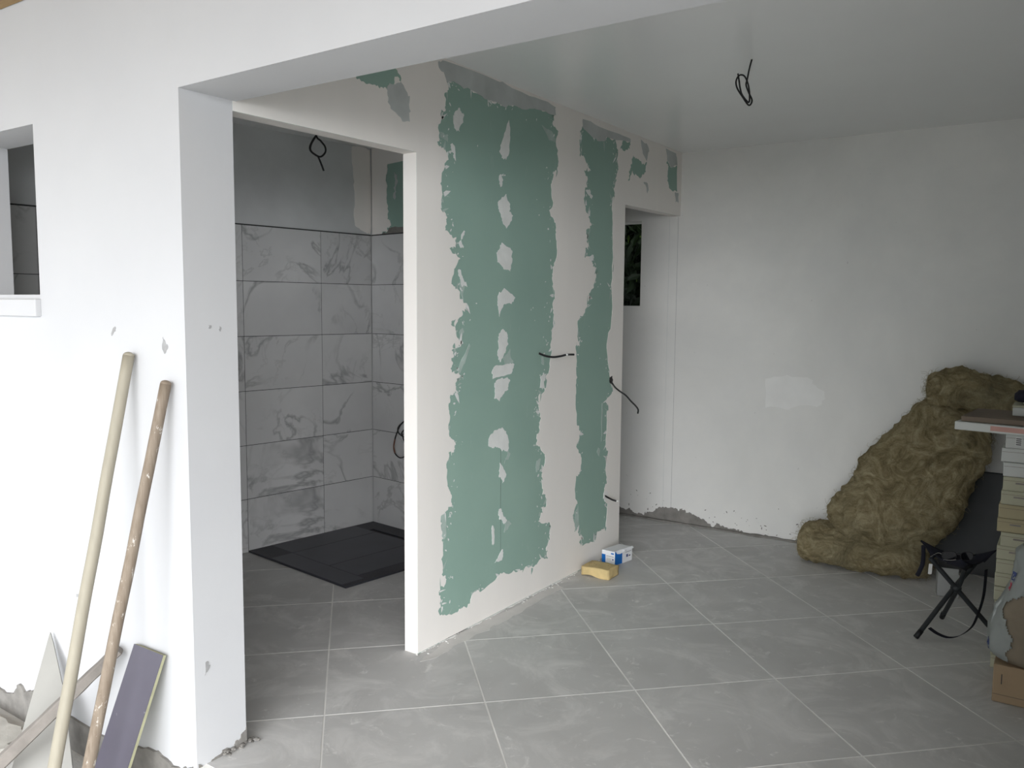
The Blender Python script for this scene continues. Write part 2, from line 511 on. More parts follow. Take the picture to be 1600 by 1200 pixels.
# crumbled lower corner of the pillar
bm = bmesh.new()
for k in range(70):
    y = rnd.uniform(-0.20, 0.03); r = rnd.uniform(0.003, 0.010)
    mm = Matrix.Translation((abs(rnd.gauss(0, 0.010)), y, rnd.uniform(-0.012, 0.012) - 0.02*(y < -0.1))) @ Matrix.Rotation(rnd.uniform(0, 3), 4, 'Z') @ Matrix.Diagonal((r*rnd.uniform(.8, 2), r, r*0.6, 1))
    bmesh.ops.create_icosphere(bm, subdivisions=1, radius=1, matrix=mm)
o = part('mortar_crumbs', bm, 'mortar', wf); o['kind'] = 'stuff'
prof = ragged([(-0.19, 0.012), (-0.14, 0.004), (-0.10, 0.02), (-0.05, 0.012), (-0.015, 0.045), (0.0, 0.06)], 0.010, 3, rnd, closed=False)
bm = bmesh.new(); prism(bm, [prof + [(0.0, -0.12), (-0.19, -0.12)]], lambda a, b: Vector((0.003, a, b)), (-0.004, 0, 0))
part('mortar_base', bm, 'mortar', wf)

# ---- wooden eave, deepened out of view into a porch roof that shades the facade
PD = -3.2
eave = finish('deepened_eave_1', box((-5.0, PD, 2.80), (6.5, YO, 2.86)), 'eave_wood'); struct(eave)
yy = YO - 0.004; k = 0
while yy > PD + 0.05:
    part('soffit_plank', box((-5.0, yy-0.138, 2.582), (6.5, yy, 2.604)), 'eave_wood', eave)
    yy -= 0.142
part('added_fascia', box((-5.0, PD-0.03, 2.55), (6.5, PD, 2.86)), 'eave_wood', eave)
for px_ in (-4.6, 6.2):
    part('added_porch_post', box((px_-0.06, PD+0.02, ZG-0.05), (px_+0.06, PD+0.14, 2.582)), 'eave_wood', eave)  # unseen posts added to carry the deepened roof

# ---- back wall with the small window of the second room
bm = bmesh.new()
BX0, BX1, BZ0, BZ1 = -0.80, -0.287, 1.522, 2.117
prism(bm, [[(-2.2, -0.2), (XR+0.2, -0.2), (XR+0.2, ZC+0.05), (-2.2, ZC+0.05)], [(BX0, BZ0), (BX0, BZ1), (BX1, BZ1), (BX1, BZ0)]],
      lambda a, b: Vector((a, YB, b)), (0, 0.20, 0))
wb = struct(finish('wall_back', bm, 'plaster'))
struct(finish('wall_right', box((XR, 0.0, -0.2), (XR+0.2, YB, ZC+0.05)), 'plaster'))
# cracks, filler patch and mortar on the back wall
for xa, mt_ in ((-0.013, 'dirt_mark'), (-0.075, 'grey_plaster')):
    part('groove_line', box((xa-0.0008, YB-0.0010, 0.06), (xa+0.0008, YB+0.001, 2.13)), mt_, wb)
scuff([(1196, 592), (1230, 586), (1262, 590), (1275, 603), (1288, 612), (1284, 632), (1250, 633), (1228, 640), (1196, 637)], rnd, 'filler_patch', 'filler_white', 'Y', YB-0.0015, wb, 0.012)
rnd = random.Random(21)
prof = [(-1.0, .05), (-0.62, .05), (-0.45, .050), (-0.38, .045), (-0.30, .028), (-0.225, .02), (-0.17, .05), (-0.11, .085), (-0.053, .103), (0.02, .106), (0.08, .098), (0.11, .085), (0.125, .092), (0.155, .08), (0.21, .055), (0.26, .03), (0.285, .017), (0.32, .033), (0.37, .032), (0.41, .018), (0.45, .024), (0.5, .02), (0.56, .008), (0.70, .008), (0.85, .006), (0.9, .012), (0.95, .004)]
top = ragged(prof, 0.012, 3, rnd, closed=False)
bm = bmesh.new()
prism(bm, [top + [(0.95, -0.02), (-1.0, -0.02)]], lambda a, b: Vector((a, YB-0.006, b)), (0, 0.008, 0))
part('mortar_smear', bm, 'mortar', wb)
# low ragged fillet along the joint of floor and wall
bm = bmesh.new()
prev = None
for k in range(121):
    x = -1.0 + 1.95*k/120
    hgt = 0.010 + 0.010*abs(noise.noise(Vector((x*9, 0, 1)))); dep = 0.028 + 0.022*noise.noise(Vector((x*6, 3, 2)))
    r = [bm.verts.new((x, YB-0.005, hgt)), bm.verts.new((x, YB-dep*0.5, hgt*0.75)), bm.verts.new((x, YB-dep, 0.0005)), bm.verts.new((x, YB-0.005, 0.0005))]
    if prev:
        for q in range(4): bm.faces.new((prev[q], prev[(q+1) % 4], r[(q+1) % 4], r[q]))
    prev = r
part('mortar_fillet', bm, 'mortar', wb, True)
bm = bmesh.new()
for k in range(46):
    x = rnd.uniform(-0.5, 1.0); z = abs(rnd.gauss(0, 0.10))+0.02; r = rnd.uniform(0.001, 0.004)
    mm = Matrix.Translation((x, YB-0.0005, z)) @ Matrix.Rotation(rnd.uniform(0, 3), 4, 'Y') @ Matrix.Diagonal((r*rnd.uniform(1, 3), 0.001, r, 1))
    bmesh.ops.create_icosphere(bm, subdivisions=1, radius=1, matrix=mm)
o = part('mortar_spatter', bm, 'mortar', wb); o['kind'] = 'stuff'

# ================================================================== PARTITION of green plasterboard
D1, D2 = 0.903, 2.818
ZD1, ZD2 = 2.137, 2.124
def hdr(Y): return 2.128 + (Y/0.9)*0.009
outer = [(D1, 0.0), (D2, 0.0), (D2, ZD2), (YB, 2.135), (YB, ZC), (0.0, ZC), (0.0, 2.128), (D1, ZD1)]
bm = bmesh.new()
prism(bm, [outer], lambda a, b: Vector((0, a, b)), (-TH, 0, 0), 0, 1)
part_wall = struct(finish('wall_partition', bm, 'green', mats=['green', 'compound']))

def wp(pts):
    return [(lambda p: (p.y, p.z))(hX(x, y, 0.0)) for x, y in pts]
G1 = [(697.5,125),(708,125),(730.5,135),(753,148.5),(763.5,155),(777,158),(790.5,166),(798,163.5),(816,169.5),(829.5,168),(843,170),(866,178.5),
 (862.5,186),(866,198),(871.5,210),(872,247.5),(870,268.5),(865,273),(861,292.5),(858,328.5),(868,348),(869,375),(868.5,405),(864,420),(864,450),(864,472),(865,495),(866,511),(861,516),(860,540),(858,579),(853.5,586),(854,600),(849,613.5),(842,616.5),(841,630),(842,639),(844,657),(838.5,682.5),(838,696),(851,709.5),(846,738),(846,750),(847,772.5),(855,780),(847,792),(844,808.5),(841.5,815),(859,816.5),(859,830),(856.5,848),(853,860),(856,861.5),(856,873.5),
 (840,879.5),(823.5,885.5),(817.5,891.5),(795,897),(774,906),(745.5,921.5),(735,936.5),(718.5,951.5),(711,957.5),(691.5,962),
 (688.5,948.5),(688,930.5),(688.5,915.5),(696,911),(696,899),(690,897.5),(691.5,884),(691,845),(689,827),(689,806),(696,799.5),(705,792),(703.5,769.5),(699,756),(699,720),(701,706.5),(709,703.5),(708,687),(702,682.5),(703,652.5),(701,630),(703.5,616.5),(712,606),(712.5,597),(719,591),(711,583.5),(703.5,576),(709,556.5),(705,547),(711,545),(720,541),(712,520),(705,502),(712,507),(720,495),(727.5,480),(727,473),(718,463.5),(712.5,451.5),(705,444),(711,418.5),(718.5,403.5),(702,388),(712,381),(712.5,370.5),(695,360),(698,351),(699,340),(691,331),(689,313.5),(690,270),(694.5,255),(696,235.5),(687,229.5),(682.5,222),(685,204),(688,177),(696,171),(694,150),(699,141)]
G2 = [(910,197.5),(925,212),(933,218),(947,218),(948,212),(963,217.5),(966,235),(962.5,240),(965,255),(962.5,277),(960,293),(957,310),(957,360),(957,370),(955,443),(956,460),(954,514),(949,554),(952,583),(954,600),(956,614),(947,627),(948,643),(946,697.5),(949,704),(946,731),(948,756),(944,775),(949,787),(947,827),(933,831),(929,847.5),(910,853),(906,845),(908,835),(903,824.5),(897,831),(895,810),(902,787),(900,743),(907,733),(907,710),(900,697.5),(907,674.5),(901,664),(900,610),(900,579),(899,541),(900,533),(905,541),(902,518),(904,499.5),(911.5,491),(919,470),(920,458),(930,437),(933,420),(923,408),(913,402),(919,383),(915.5,366),(924,352),(919,335),(912.5,313),(917,293),(917.5,277),(912,265),(922.5,266),(911,243),(906,245),(905,218),(906,205)]
H1 = [(973,218),(985,221),(983,233),(977,236),(969,232.5)]
H2 = [(990,242),(992.5,248),(1003,257),(1011,250),(1009,270),(1002,277),(998,277.5),(993,272),(988,267),(981,282.5),(982.5,267),(987,257)]
H3 = [(1041,255),(1043,250),(1048,262),(1058,258),(1058,300),(1045,293),(1043,267)]
H4 = [(552,112),(590,100),(618,100),(626,128),(616,124),(608,144),(594,136),(580,132),(558,124)]
rnd = random.Random(11)
holes = []
for G_, amp in ((G1, 0.010), (G2, 0.010), (H1, 0.010), (H2, 0.012), (H3, 0.010), (H4, 0.010)):
    holes.append(ragged(wp(G_), amp, 3, rnd))
bm = bmesh.new()
inset = [(D1+0.0005, 0.004), (D2-0.0005, 0.004), (D2-0.0005, ZD2+0.0005), (YB-0.0005, 2.1355), (YB-0.0005, ZC-0.0005), (0.0005, ZC-0.0005), (0.0005, 2.1285), (D1+0.0005, ZD1+0.0005)]
prism(bm, [inset] + holes, lambda a, b: Vector((0.0016, a, b)), (-0.0014, 0, 0), caps=(True, False))
part('joint_compound', bm, 'compound', part_wall)

def patch(pts, mat='filler_patch', nm='filler_patch', x=0.0015, amp=0.006, it=3):
    bm = bmesh.new()
    prism(bm, [ragged(wp(pts), amp, it, rnd)], lambda a, b: Vector((x, a, b)), (-x+0.0002, 0, 0), caps=(True, False))
    return part(nm, bm, mat, part_wall)
# thin grey skim along the ceiling, over the board
patch([(684,97),(694,95),(780,128),(800,138),(835,152),(868,168),(868,180),(843,172),(829.5,170),(816,171),(798,165),(790.5,168),(777,160),(763.5,157),(753,150),(730.5,137),(708,127),(697.5,127),(690,112)], 'thin_skim', 'thin_skim', 0.0021, 0.005, 2)
patch([(910,186),(930,195),(960,207),(985,217),(984,222),(963,219),(948,214),(946,220),(933,220),(924,213),(910,199)], 'thin_skim', 'thin_skim', 0.0021, 0.004, 2)
patch([(1001,218),(1010,224),(1014,236),(1010,252),(1004,240)], 'thin_skim', 'thin_skim', 0.0021, 0.006, 2)
patch([(1040,232),(1056,240),(1058,258),(1048,262),(1042,250)], 'thin_skim', 'thin_skim', 0.0021, 0.006, 2)
patch([(1054,301),(1060,302),(1060,316),(1055,316)], 'thin_skim', 'thin_skim', 0.0021, 0.004, 2)
patch([(1005,285),(1011,286),(1013,298),(1011,302),(1009,291)], 'thin_skim', 'thin_skim', 0.0021, 0.004, 2)
patch([(604,140),(626,128),(640,150),(640,190),(610,170)], 'thin_skim', 'thin_skim', 0.0018, 0.012, 3)
# filler over the screw heads
for q in ([(795,187.5),(797,214.5),(790.5,250),(784.5,247.5),(780,237),(783,225)], [(717,168),(725,180),(718,205.5),(712,202.5),(708,180)],
  [(706.5,223.5),(710,228),(712,252),(709,247.5),(705,232.5)], [(781,273),(790,274.5),(784.5,278),(784,291),(781.5,291)],
  [(791,303),(797,319.5),(795,330),(801,337.5),(791,357),(784.5,342),(778,321),(778.5,315)], [(784,379),(800,391.5),(800,409.5),(797,424),(787.5,421.5),(776,409),(778,391.5)],
  [(725,360),(727,361.5),(721,373.5),(724.5,385.5),(715,379.5)], [(716,421.5),(720,424.5),(724,436.5),(730,448.5),(721.5,448.5),(717,432)],
  [(787.5,450),(805,465),(799.5,475),(787,475.5),(780,495),(777,477),(780,456)], [(786,514),(793,523.5),(793.5,538.5),(787.5,552),(781.5,566),(777,555),(778,534),(780,520.5)],
  [(803,568.5),(799,583.5),(769.5,592),(768,582),(771,574.5),(795,568.5)], [(792,589.5),(797,594),(793.5,609),(780,627),(772,622.5),(772.5,598.5),(780,592)],
  [(849,582),(853,585),(851,609),(843,606),(844,588)], [(784.5,667.5),(790.5,673.5),(795,691.5),(793.5,703.5),(787.5,703.5),(781.5,700.5),(771,700.5),(763.5,697.5),(763.5,685.5),(774,672)],
  [(781,723),(791,741),(785,754.5),(779,744)], [(782,794),(786,805.5),(792,813.5),(786,817),(780,812),(778,804.5)], [(784,858.5),(786,864.5),(784,875),(773,879.5),(780,866)],
  [(770,821),(772,848),(770,852),(769,848),(769,821)], [(921,296),(926,306),(922,309),(915,297)], [(917,402),(927,398),(929,408),(921,412)]):
    patch(q)
# half-transparent trowel smears
for q in ([(720,425),(726,440),(724,470),(718,450)], [(733,537),(735,540),(720,580),(715,590),(716,578)], [(722,512),(725,518),(720,530),(716,520)],
  [(786,560),(797,545),(802,566),(790,572)], [(792,700),(797,708),(794,718),(788,725),(792,712)], [(838,720),(845,716),(842,735),(838,738)], [(690,803),(696,800),(697,838),(692,850),(690,830)],
  [(736,925),(747,922),(745,935),(736,938)], [(823,884),(832,880),(830,888),(820,893)], [(846,195),(862,205),(868,222),(858,220)], [(690,206),(699,210),(700,222),(688,214)],
  [(840,638),(842,640),(843,652),(839,650)], [(845,557),(848,557),(850,570),(846,568)], [(790,812),(799,818),(791,828),(787,832)], [(940,630),(942,630),(941,680),(939,690)], [(934,700),(937,702),(936,713),(933,708)], [(898,800),(903,790),(905,830),(897,826)]):
    patch(q, 'smear_skim', 'trowel_smear', 0.0011, 0.005, 3)
# visible board joint
bm = bmesh.new()
a = hX(782.5, 701); b = hX(782, 792); c_ = hX(782, 862)
for p, q in ((a, b), (b, c_)):
    prism(bm, [[(p.y-.0012, p.z), (p.y+.0012, p.z), (q.y+.0012, q.z), (q.y-.0012, q.z)]], lambda u, v: Vector((0.0006, u, v)), (-0.0005, 0, 0), caps=(True, False))
part('board_joint', bm, 'crack', part_wall)
# flecks of compound along the borders and on the board
bm = bmesh.new()
def fleck(u, v, r, el):
    th = rnd.uniform(0, math.pi); k = 7
    pts = []
    for i in range(k):
        t = 2*math.pi*i/k; rr = r*rnd.uniform(.5, 1.2)
        a, b = rr*math.cos(t), rr*el*math.sin(t)
        pts.append((u+a*math.cos(th)-b*math.sin(th), v+a*math.sin(th)+b*math.cos(th)))
    fs = [bm.verts.new((0.0014, *p)) for p in pts]
    bm.faces.new(fs)
for hl in holes[:2]:
    for p in hl:
        if rnd.random() < 0.22:
            cy_ = sum(q[0] for q in hl)/len(hl)
            u = p[0] + (cy_-p[0])*rnd.uniform(0.02, 0.16); v = p[1]+rnd.uniform(-.03, .03)
            fleck(u, v, rnd.uniform(0.002, 0.011), rnd.uniform(0.2, 0.7))
for x, y in ((822,187.5),(838,187),(838.5,312),(842,336),(832.5,481),(829.5,484),(835.5,500.5),(746,228),(744,474),(734,500),(938,444),(934,448),(937,560),(920,510),(709,751),(709,725),(842,702),(815,882),(925,320)):
    p = hX(x, y); fleck(p.y, p.z, rnd.uniform(0.004, 0.008), 0.6)
o = part('compound_flecks', bm, 'filler_patch', part_wall); o['kind'] = 'stuff'
# torn knife strokes along the edges of the compound
def slivers(mat, nm, x, n_, seed, inward):
    rr = random.Random(seed); bm = bmesh.new()
    for hl in holes[:2]:
        cy_ = sum(q[0] for q in hl)/len(hl); cz_ = sum(q[1] for q in hl)/len(hl)
        for k in range(n_):
            p = hl[rr.randrange(len(hl))]
            side = 1 if p[0] < cy_ else -1
            L = rr.uniform(0.015, 0.06); ang = rr.uniform(-1.1, 1.1) + (0 if side > 0 else math.pi)
            if rr.random() < 0.45: ang = math.pi/2*rr.choice((-1, 1)) + rr.uniform(-.3, .3)
            ox = side*rr.uniform(-0.012, 0.012)*inward
            d0, d1 = math.cos(ang), math.sin(ang); w_ = rr.uniform(0.002, 0.010)
            q = [(p[0]+ox-d1*w_, p[1]+d0*w_), (p[0]+ox+d0*L*.4-d1*w_*1.2, p[1]+d1*L*.4+d0*w_*1.2), (p[0]+ox+d0*L, p[1]+d1*L), (p[0]+ox+d0*L*.6+d1*w_*.6, p[1]+d1*L*.6-d0*w_*.6), (p[0]+ox+d1*w_, p[1]-d0*w_)]
            if not all(D1+0.02 < u < D2-0.01 and 0.03 < v < ZC-0.02 for u, v in q): continue
            fs = [bm.verts.new((x, u, v)) for u, v in q]
            bm.faces.new(fs)
    o = part(nm, bm, mat, part_wall); o['kind'] = 'stuff'
slivers('filler_patch', 'knife_strokes', 0.0015, 55, 41, 1.0)
slivers('smear_skim', 'thin_smears', 0.0012, 60, 42, 1.0)
slivers('green', 'bare_streaks', 0.0019, 26, 43, -1.0)
# crumbs of plaster and gaps along the foot of the partition
bm = bmesh.new()
for k in range(45):
    y = rnd.uniform(0.86, 2.3); x = abs(rnd.gauss(0, 0.014)) if y > D1 else -rnd.uniform(0, TH)
    r = rnd.uniform(0.001, 0.004)
    bmesh.ops.create_icosphere(bm, subdivisions=1, radius=1, matrix=Matrix.Translation((x+0.003, y, r*0.5)) @ Matrix.Rotation(rnd.uniform(0, 3), 4, 'Z') @ Matrix.Diagonal((r*1.6, r*rnd.uniform(1, 2), r*.6, 1)))
o = part('plaster_crumbs', bm, 'filler_white', part_wall); o['kind'] = 'stuff'
line = ragged([(D1-0.01, 0.010)] + [(D1 + 0.1*k, abs(rnd.gauss(0.004, 0.004))) for k in range(20)], 0.006, 4, rnd, closed=False)
bm = bmesh.new(); prism(bm, [line + [(line[-1][0], -0.002), (D1-0.01, -0.002)]], lambda a, b: Vector((b, a, 0.0022)), (0, 0, -0.002))
part('compound_rim', bm, 'filler_white', part_wall)
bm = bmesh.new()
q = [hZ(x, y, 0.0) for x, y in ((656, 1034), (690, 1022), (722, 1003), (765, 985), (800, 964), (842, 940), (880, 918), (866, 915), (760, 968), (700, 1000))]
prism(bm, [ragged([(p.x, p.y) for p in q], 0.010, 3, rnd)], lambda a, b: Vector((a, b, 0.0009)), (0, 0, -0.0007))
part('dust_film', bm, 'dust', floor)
for q in ([(668,1018),(700,996),(755,970),(752,976),(720,994),(690,1014)], [(770,968),(790,958),(792,961),(772,972)], [(868,912),(882,906),(884,909),(870,916)], [(793,955),(806,950),(805,953)]):
    patch(q, 'mortar', 'base_gap', 0.0021, 0.004, 2)

# ================================================================== SHOWER ROOM
V1 = Vector((-1.822, 1.455, 0)); WA = math.radians(82.38)
du = Vector((math.cos(WA), math.sin(WA), 0)); dn = Vector((math.sin(WA), -math.cos(WA), 0))   # dn points into the room
AW, RH = 0.5567, 0.3297
CO = 0.9651
corner = V1 + du*CO
s0 = -V1.y/du.y + 0.003
s1 = (YB - V1.y)/du.y
# side wall (behind tiles), runs the whole depth
bm = bmesh.new()
prism(bm, [[(s0-0.0, -0.2), (s1, -0.2), (s1, ZC+0.05), (s0, ZC+0.05)]], lambda a, b: V1 + du*a - dn*0.009 + Vector((0, 0, b)), -dn*0.16)
ws = struct(finish('wall_left', bm, 'grey_plaster'))
def tile_grid(parent, origin, du, dn, us, rows, zt):
    """tiles between successive u values; rows counted from the top"""
    back = bmesh.new()
    prism(back, [[(us[0], 0.001), (us[-1], 0.001), (us[-1], zt), (us[0], zt)]], lambda a, b: origin + du*a - dn*0.002 + Vector((0, 0, b)), -dn*0.0065)
    part('tile_grout', back, 'dark_grout', parent)
    for a, b in zip(us, us[1:]):
        g_ = 0.0018
        for r in range(rows):
            hw = (b-a)/2-g_; hh = RH/2-g_
            c = origin + du*(a+b)/2 + Vector((0, 0, zt-(r+0.5)*RH)) - dn*0.004
            bm = obox((0, 0, 0), du*hw, dn*0.004, Vector((0, 0, hh)))
            t = finish('wall_tile', bm, 'marble')
            t.parent = parent; t.location = c
us = [s0+0.002] + [u for u in (-2*AW, -AW, 0.0, AW) if u > s0+0.05] + [CO-0.001]
tile_grid(ws, V1, du, dn, us, 6, 6*RH)
# dark adhesive line on top of the tiling and dirt in the corner
part('tile_edge', obox(V1+du*((s0+CO)/2)+Vector((0, 0, 6*RH+0.003))-dn*0.004, du*((CO-s0)/2-0.002), dn*0.004, Vector((0, 0, 0.003))), 'dark_grout', ws)

# end wall of the shower: plasterboard
ed = dn.copy()           # runs from the corner towards the partition
en = -du                 # faces the doorway
elen = (-TH - corner.x)/ed.x
bm = bmesh.new()
prism(bm, [[(0.0, -0.05), (elen, -0.05), (elen, ZC), (0.0, ZC)]], lambda a, b: corner + ed*a + du*0.009 + Vector((0, 0, b)), du*0.07, 0, 1)
we = struct(finish('wall_shower_end', bm, 'green', mats=['green', 'grey_plaster']))
tile_grid(we, corner, ed, en, [0.002, 0.44, 0.44+AW, elen-0.001], 6, 6*RH)
part('tile_edge', obox(corner+ed*(elen/2)+Vector((0, 0, 6*RH+0.003))-en*0.004, ed*(elen/2-0.002), en*0.004, Vector((0, 0, 0.003))), 'dark_grout', we)
rnd = random.Random(31)
band = ragged([(0.165, ZC-0.12), (0.15, 2.36), (0.155, 2.20), (0.16, 2.08), (0.19, 2.06), (0.185, 2.03), (0.12, 2.00), (0.10, 1.985)], 0.012, 3, rnd, closed=False)
bm = bmesh.new()
prism(bm, [[(0.0005, 1.985), (0.0005, ZC-0.001), (0.9, ZC-0.001), (0.9, ZC-0.10)] + band], lambda a, b: corner + ed*a + du*0.0075 + Vector((0, 0, b)), du*0.0014)
part('joint_compound', bm, 'compound', we)
bm = bmesh.new()
prism(bm, [ragged([(0.10, 1.982), (0.19, 2.02), (0.34, 2.03), (0.6, 2.03), (0.6, 1.982)], 0.012, 3, rnd)], lambda a, b: corner + ed*a + du*0.0075 + Vector((0, 0, b)), du*0.0014)
part('adhesive_smear', bm, 'mortar', we)
bm = bmesh.new()
prism(bm, [ragged([(0.23, 2.38), (0.26, 2.36), (0.25, 2.25), (0.235, 2.20), (0.225, 2.28)], 0.012, 3, rnd)], lambda a, b: corner + ed*a + du*0.0075 + Vector((0, 0, b)), du*0.0014)
part('filler_patch', bm, 'thin_skim', we)
# compound on the plaster of the side wall next to the corner
bm = bmesh.new()
prism(bm, [ragged([(CO-0.15, ZC-0.01), (CO-0.14, 2.3), (CO-0.13, 2.05), (CO-0.05, 2.0), (CO-0.001, 1.99), (CO-0.001, ZC-0.01)], 0.01, 3, rnd)], lambda a, b: V1 + du*a - dn*0.0076 + Vector((0, 0, b)), -dn*0.0012)
part('joint_compound', bm, 'compound', ws)

# shower tray
TR = empty('shower_tray', V1 + du*(CO/2) + dn*0.485)
tl, tw, th_ = CO, 0.965, 0.012
def tp(a, b, z): return V1 + du*a + dn*b + Vector((0, 0, z))
bm = bmesh.new()
prism(bm, [[(0.0, 0.002), (tl-0.003, 0.002), (tl-0.003, tw), (0.0, tw)], [(0.80, 0.16), (0.80, 0.80), (0.835, 0.80), (0.835, 0.16)]], lambda a, b: tp(a, b, th_), (0, 0, -th_+0.0005))
part('tray_body', bm, 'tray', TR)
bm = bmesh.new(); prism(bm, [[(0.802, 0.162), (0.802, 0.798), (0.833, 0.798), (0.833, 0.162)]], lambda a, b: tp(a, b, 0.006), (0, 0, -0.004))
part('drain_slot', bm, 'black', TR)
for a0, a1, b0, b1 in ((0.155, 0.795, 0.005, 0.235), (0.155, 0.795, 0.24, 0.605), (0.155, 0.795, 0.61, 0.865), (0.003, 0.15, 0.24, 0.93)):
    bm = bmesh.new(); prism(bm, [[(a0, b0), (a1, b0), (a1, b1), (a0, b1)]], lambda a, b: tp(a, b, th_+0.0012), (0, 0, -0.001))
    part('protective_film', bm, 'tray_film', TR)
tag(TR, 'dark slate grey square shower tray with slot drain against marble tiles', 'shower tray')

# ================================================================== outside the back window
rnd = random.Random(77)
tree = empty('tree', (-2.2, 5.5, -0.2))
def leaf_mesh(n_, x0, x1, y0, y1, z0, z1, s0_, s1_):
    bm = bmesh.new()
    for k in range(n_):
        c = Vector((rnd.uniform(x0, x1), rnd.uniform(y0, y1), rnd.uniform(z0, z1)))
        s = rnd.uniform(s0_, s1_)
        d = Vector((rnd.gauss(0, 1), rnd.gauss(0, 1), rnd.gauss(-.6, .7))).normalized()
        a = d.cross(Vector((rnd.gauss(0, 1), rnd.gauss(0, 1), rnd.gauss(0, 1)))).normalized(); nrm = d.cross(a)
        p = [c - d*s, c - d*s*.2 + a*s*.38 + nrm*s*.05, c + d*s, c - d*s*.2 - a*s*.38 + nrm*s*.05]
        v = [bm.verts.new(q) for q in p]
        bm.faces.new((v[0], v[1], v[2])); bm.faces.new((v[0], v[2], v[3]))
    return bm
o = part('foliage', leaf_mesh(16000, -3.4, 0.6, 4.5, 6.6, 0.9, 3.3, 0.06, 0.13), 'leaf_dark', tree); o['kind'] = 'stuff'
o = part('sun_painted_leaves', leaf_mesh(190, -1.6, 0.2, 4.40, 4.90, 1.2, 2.7, 0.02, 0.045), 'leaf_sun_painted', tree); o['kind'] = 'stuff'  # sunlight put into the leaf colour; the house shades these leaves
part('trunk', tube([(-2.2, 5.5, -0.3), (-2.15, 5.45, 0.8), (-2.2, 5.5, 1.8), (-2.1, 5.6, 2.8)], 0.11, 10, 0.04), 'bark', tree, True)
for q in ([(-2.2, 5.5, 1.0), (-1.4, 5.6, 1.9), (-0.6, 5.6, 2.6)], [(-2.2, 5.5, 1.6), (-2.6, 5.4, 2.2), (-3.0, 5.3, 2.7)], [(-2.2, 5.5, 0.9), (-1.4, 5.7, 1.3), (-0.4, 5.8, 1.8)]):
    part('branch', tube(q, 0.035, 8, 0.012), 'bark', tree, True)
tag(tree, 'dark leafy green tree seen through the small back window', 'tree')
struct(finish('ground_back', box((-6, YB+0.2, -0.4), (6, 9.0, -0.2)), 'mortar'))

# ================================================================== CABLES
def cable(name, pts, r, label, loc=None, extra=None, sub=6, mat='cable_black'):
    base = Vector(pts[0])
    t = empty(name, base)
    part('sheath', tube(pts, r, 8, sub=sub), mat, t, True)
    for nm, q, rr, mm in (extra or []):
        part(nm, tube(q, rr, 8, sub=1), mm, t, True)
    tag(t, label, 'cable')
    return t
CY = 1.80
pts = [Vector((1.091, 1.792, ZC+0.004))]
for x, y, dy in ((1175,92,0),(1171,107,0),(1167.5,124,0.005),(1165.8,133,.008),(1170,145,.008),(1175,157,.004),(1170,164.5,0),(1160,151,-.008),(1152,138,-.01),(1150,128,-.01),(1153,120,-.006),(1158,117,0),(1164,120,.006),(1169,132,.004),(1171,146,-.006),(1170,160,-.008),(1160,149,.006),(1156.5,138,.01),(1155,127,.01),(1153,115,.008)):
    pts.append(hY(x, y, CY+dy))
pts[0] = Vector((pts[1].x, pts[1].y, ZC+0.003)) if pts[1].z < ZC else Vector((pts[1].x, pts[1].y, pts[1].z+0.001))
cable('ceiling_cable', pts, 0.0036, 'looped black cable hanging from the glossy ceiling of the main room')
XS = -0.80
pts = [Vector((XS, hX(495, 212, XS).y, ZC-0.001)), Vector((XS, hX(495, 212, XS).y, 2.42))]
for x, y, dx in ((494,211,0),(501.5,220.5,.004),(508,229.5,.004),(508,238.5,.004),(500,245,.002),(488,238.5,-.004),(484,231,-.006),(488,220.5,-.006),(494,212,-.008),(486,226,-.012),(486,236,-.012),(496,244,-.006),(498,247,.004),(502,256.5,.006),(506,267,.008)):
    pts.append(hX(x, y, XS+dx))
cable('ceiling_cable', pts, 0.0045, 'looped black cable hanging above the shower behind the door header')
pts = []
for x, y, d in ((640,650,.05),(634,656,.045),(626,664,.04),(621,674,.04),(617,686,.04),(615,698,.04),(617,708,.04),(624,715,.04),(632,713.5,.045),(640,706,.05),(642,696,.055),(634,694,.06),(629.5,683,.055),(628,676,.05),(633,671,.05),(640,668,.055),(644,676,.06),(636,684,.065),(624,678,.06),(622,668,.055),(632,658,.055),(642,656,.06)):
    e_ = corner + en*d
    dd = ray(x, y); t_ = (e_ - CAM).dot(en)/dd.dot(en); pts.append(CAM + dd*t_)
pts.append(CAM + ray(660, 668)*(((corner + en*0.0)-CAM).dot(en)/ray(660, 668).dot(en)))
cable('wall_cable', pts, 0.0042, 'coiled black cable on the marble tiled shower wall beside the door jamb',
      extra=[('copper_core', [pts[4], pts[5], pts[6]], 0.0046, 'copper')])
q = [(842,552,0.0),(852,556,.02),(864,558,.045),(876,556.5,.07),(884,554.5,.085)]
P_ = [hX(x, y, X) for x, y, X in q]
e1_, e2_ = hX(887, 554, .092), hX(897, 554, .112)
t = cable('wall_cable', P_, 0.0055, 'short black cable sticking out of the green wall across the white joint', extra=[('white_band', [P_[-1], e1_], 0.0048, 'cable_white'), ('cable_end', [e1_, e2_], 0.0055, 'cable_black')])
q = [(953.5,596,-0.005),(956,598,.01),(961,605,.03),(968,611,.06),(978,618,.10),(986,627,.14),(993,634,.17),(997,640,.185),(996.5,646,.19)]
P_ = [hX(x, y, X) for x, y, X in q]
cable('wall_cable', P_, 0.0050, 'long drooping black cable from a hole at the right edge of the green wall')
bm = bmesh.new()
hh = ragged(wp([(952,590),(956,587),(957.5,593),(956,601),(953,600),(951.5,595)]), 0.003, 2, rnd)
prism(bm, [hh], lambda a, b: Vector((0.0024, a, b)), (-0.0005, 0, 0))
part('cable_hole', bm, 'black', part_wall)
q = [(944,774,-.003),(950,777.5,.01),(957,781,.03),(963,783,.05)]
P_ = [hX(x, y, X) for x, y, X in q]
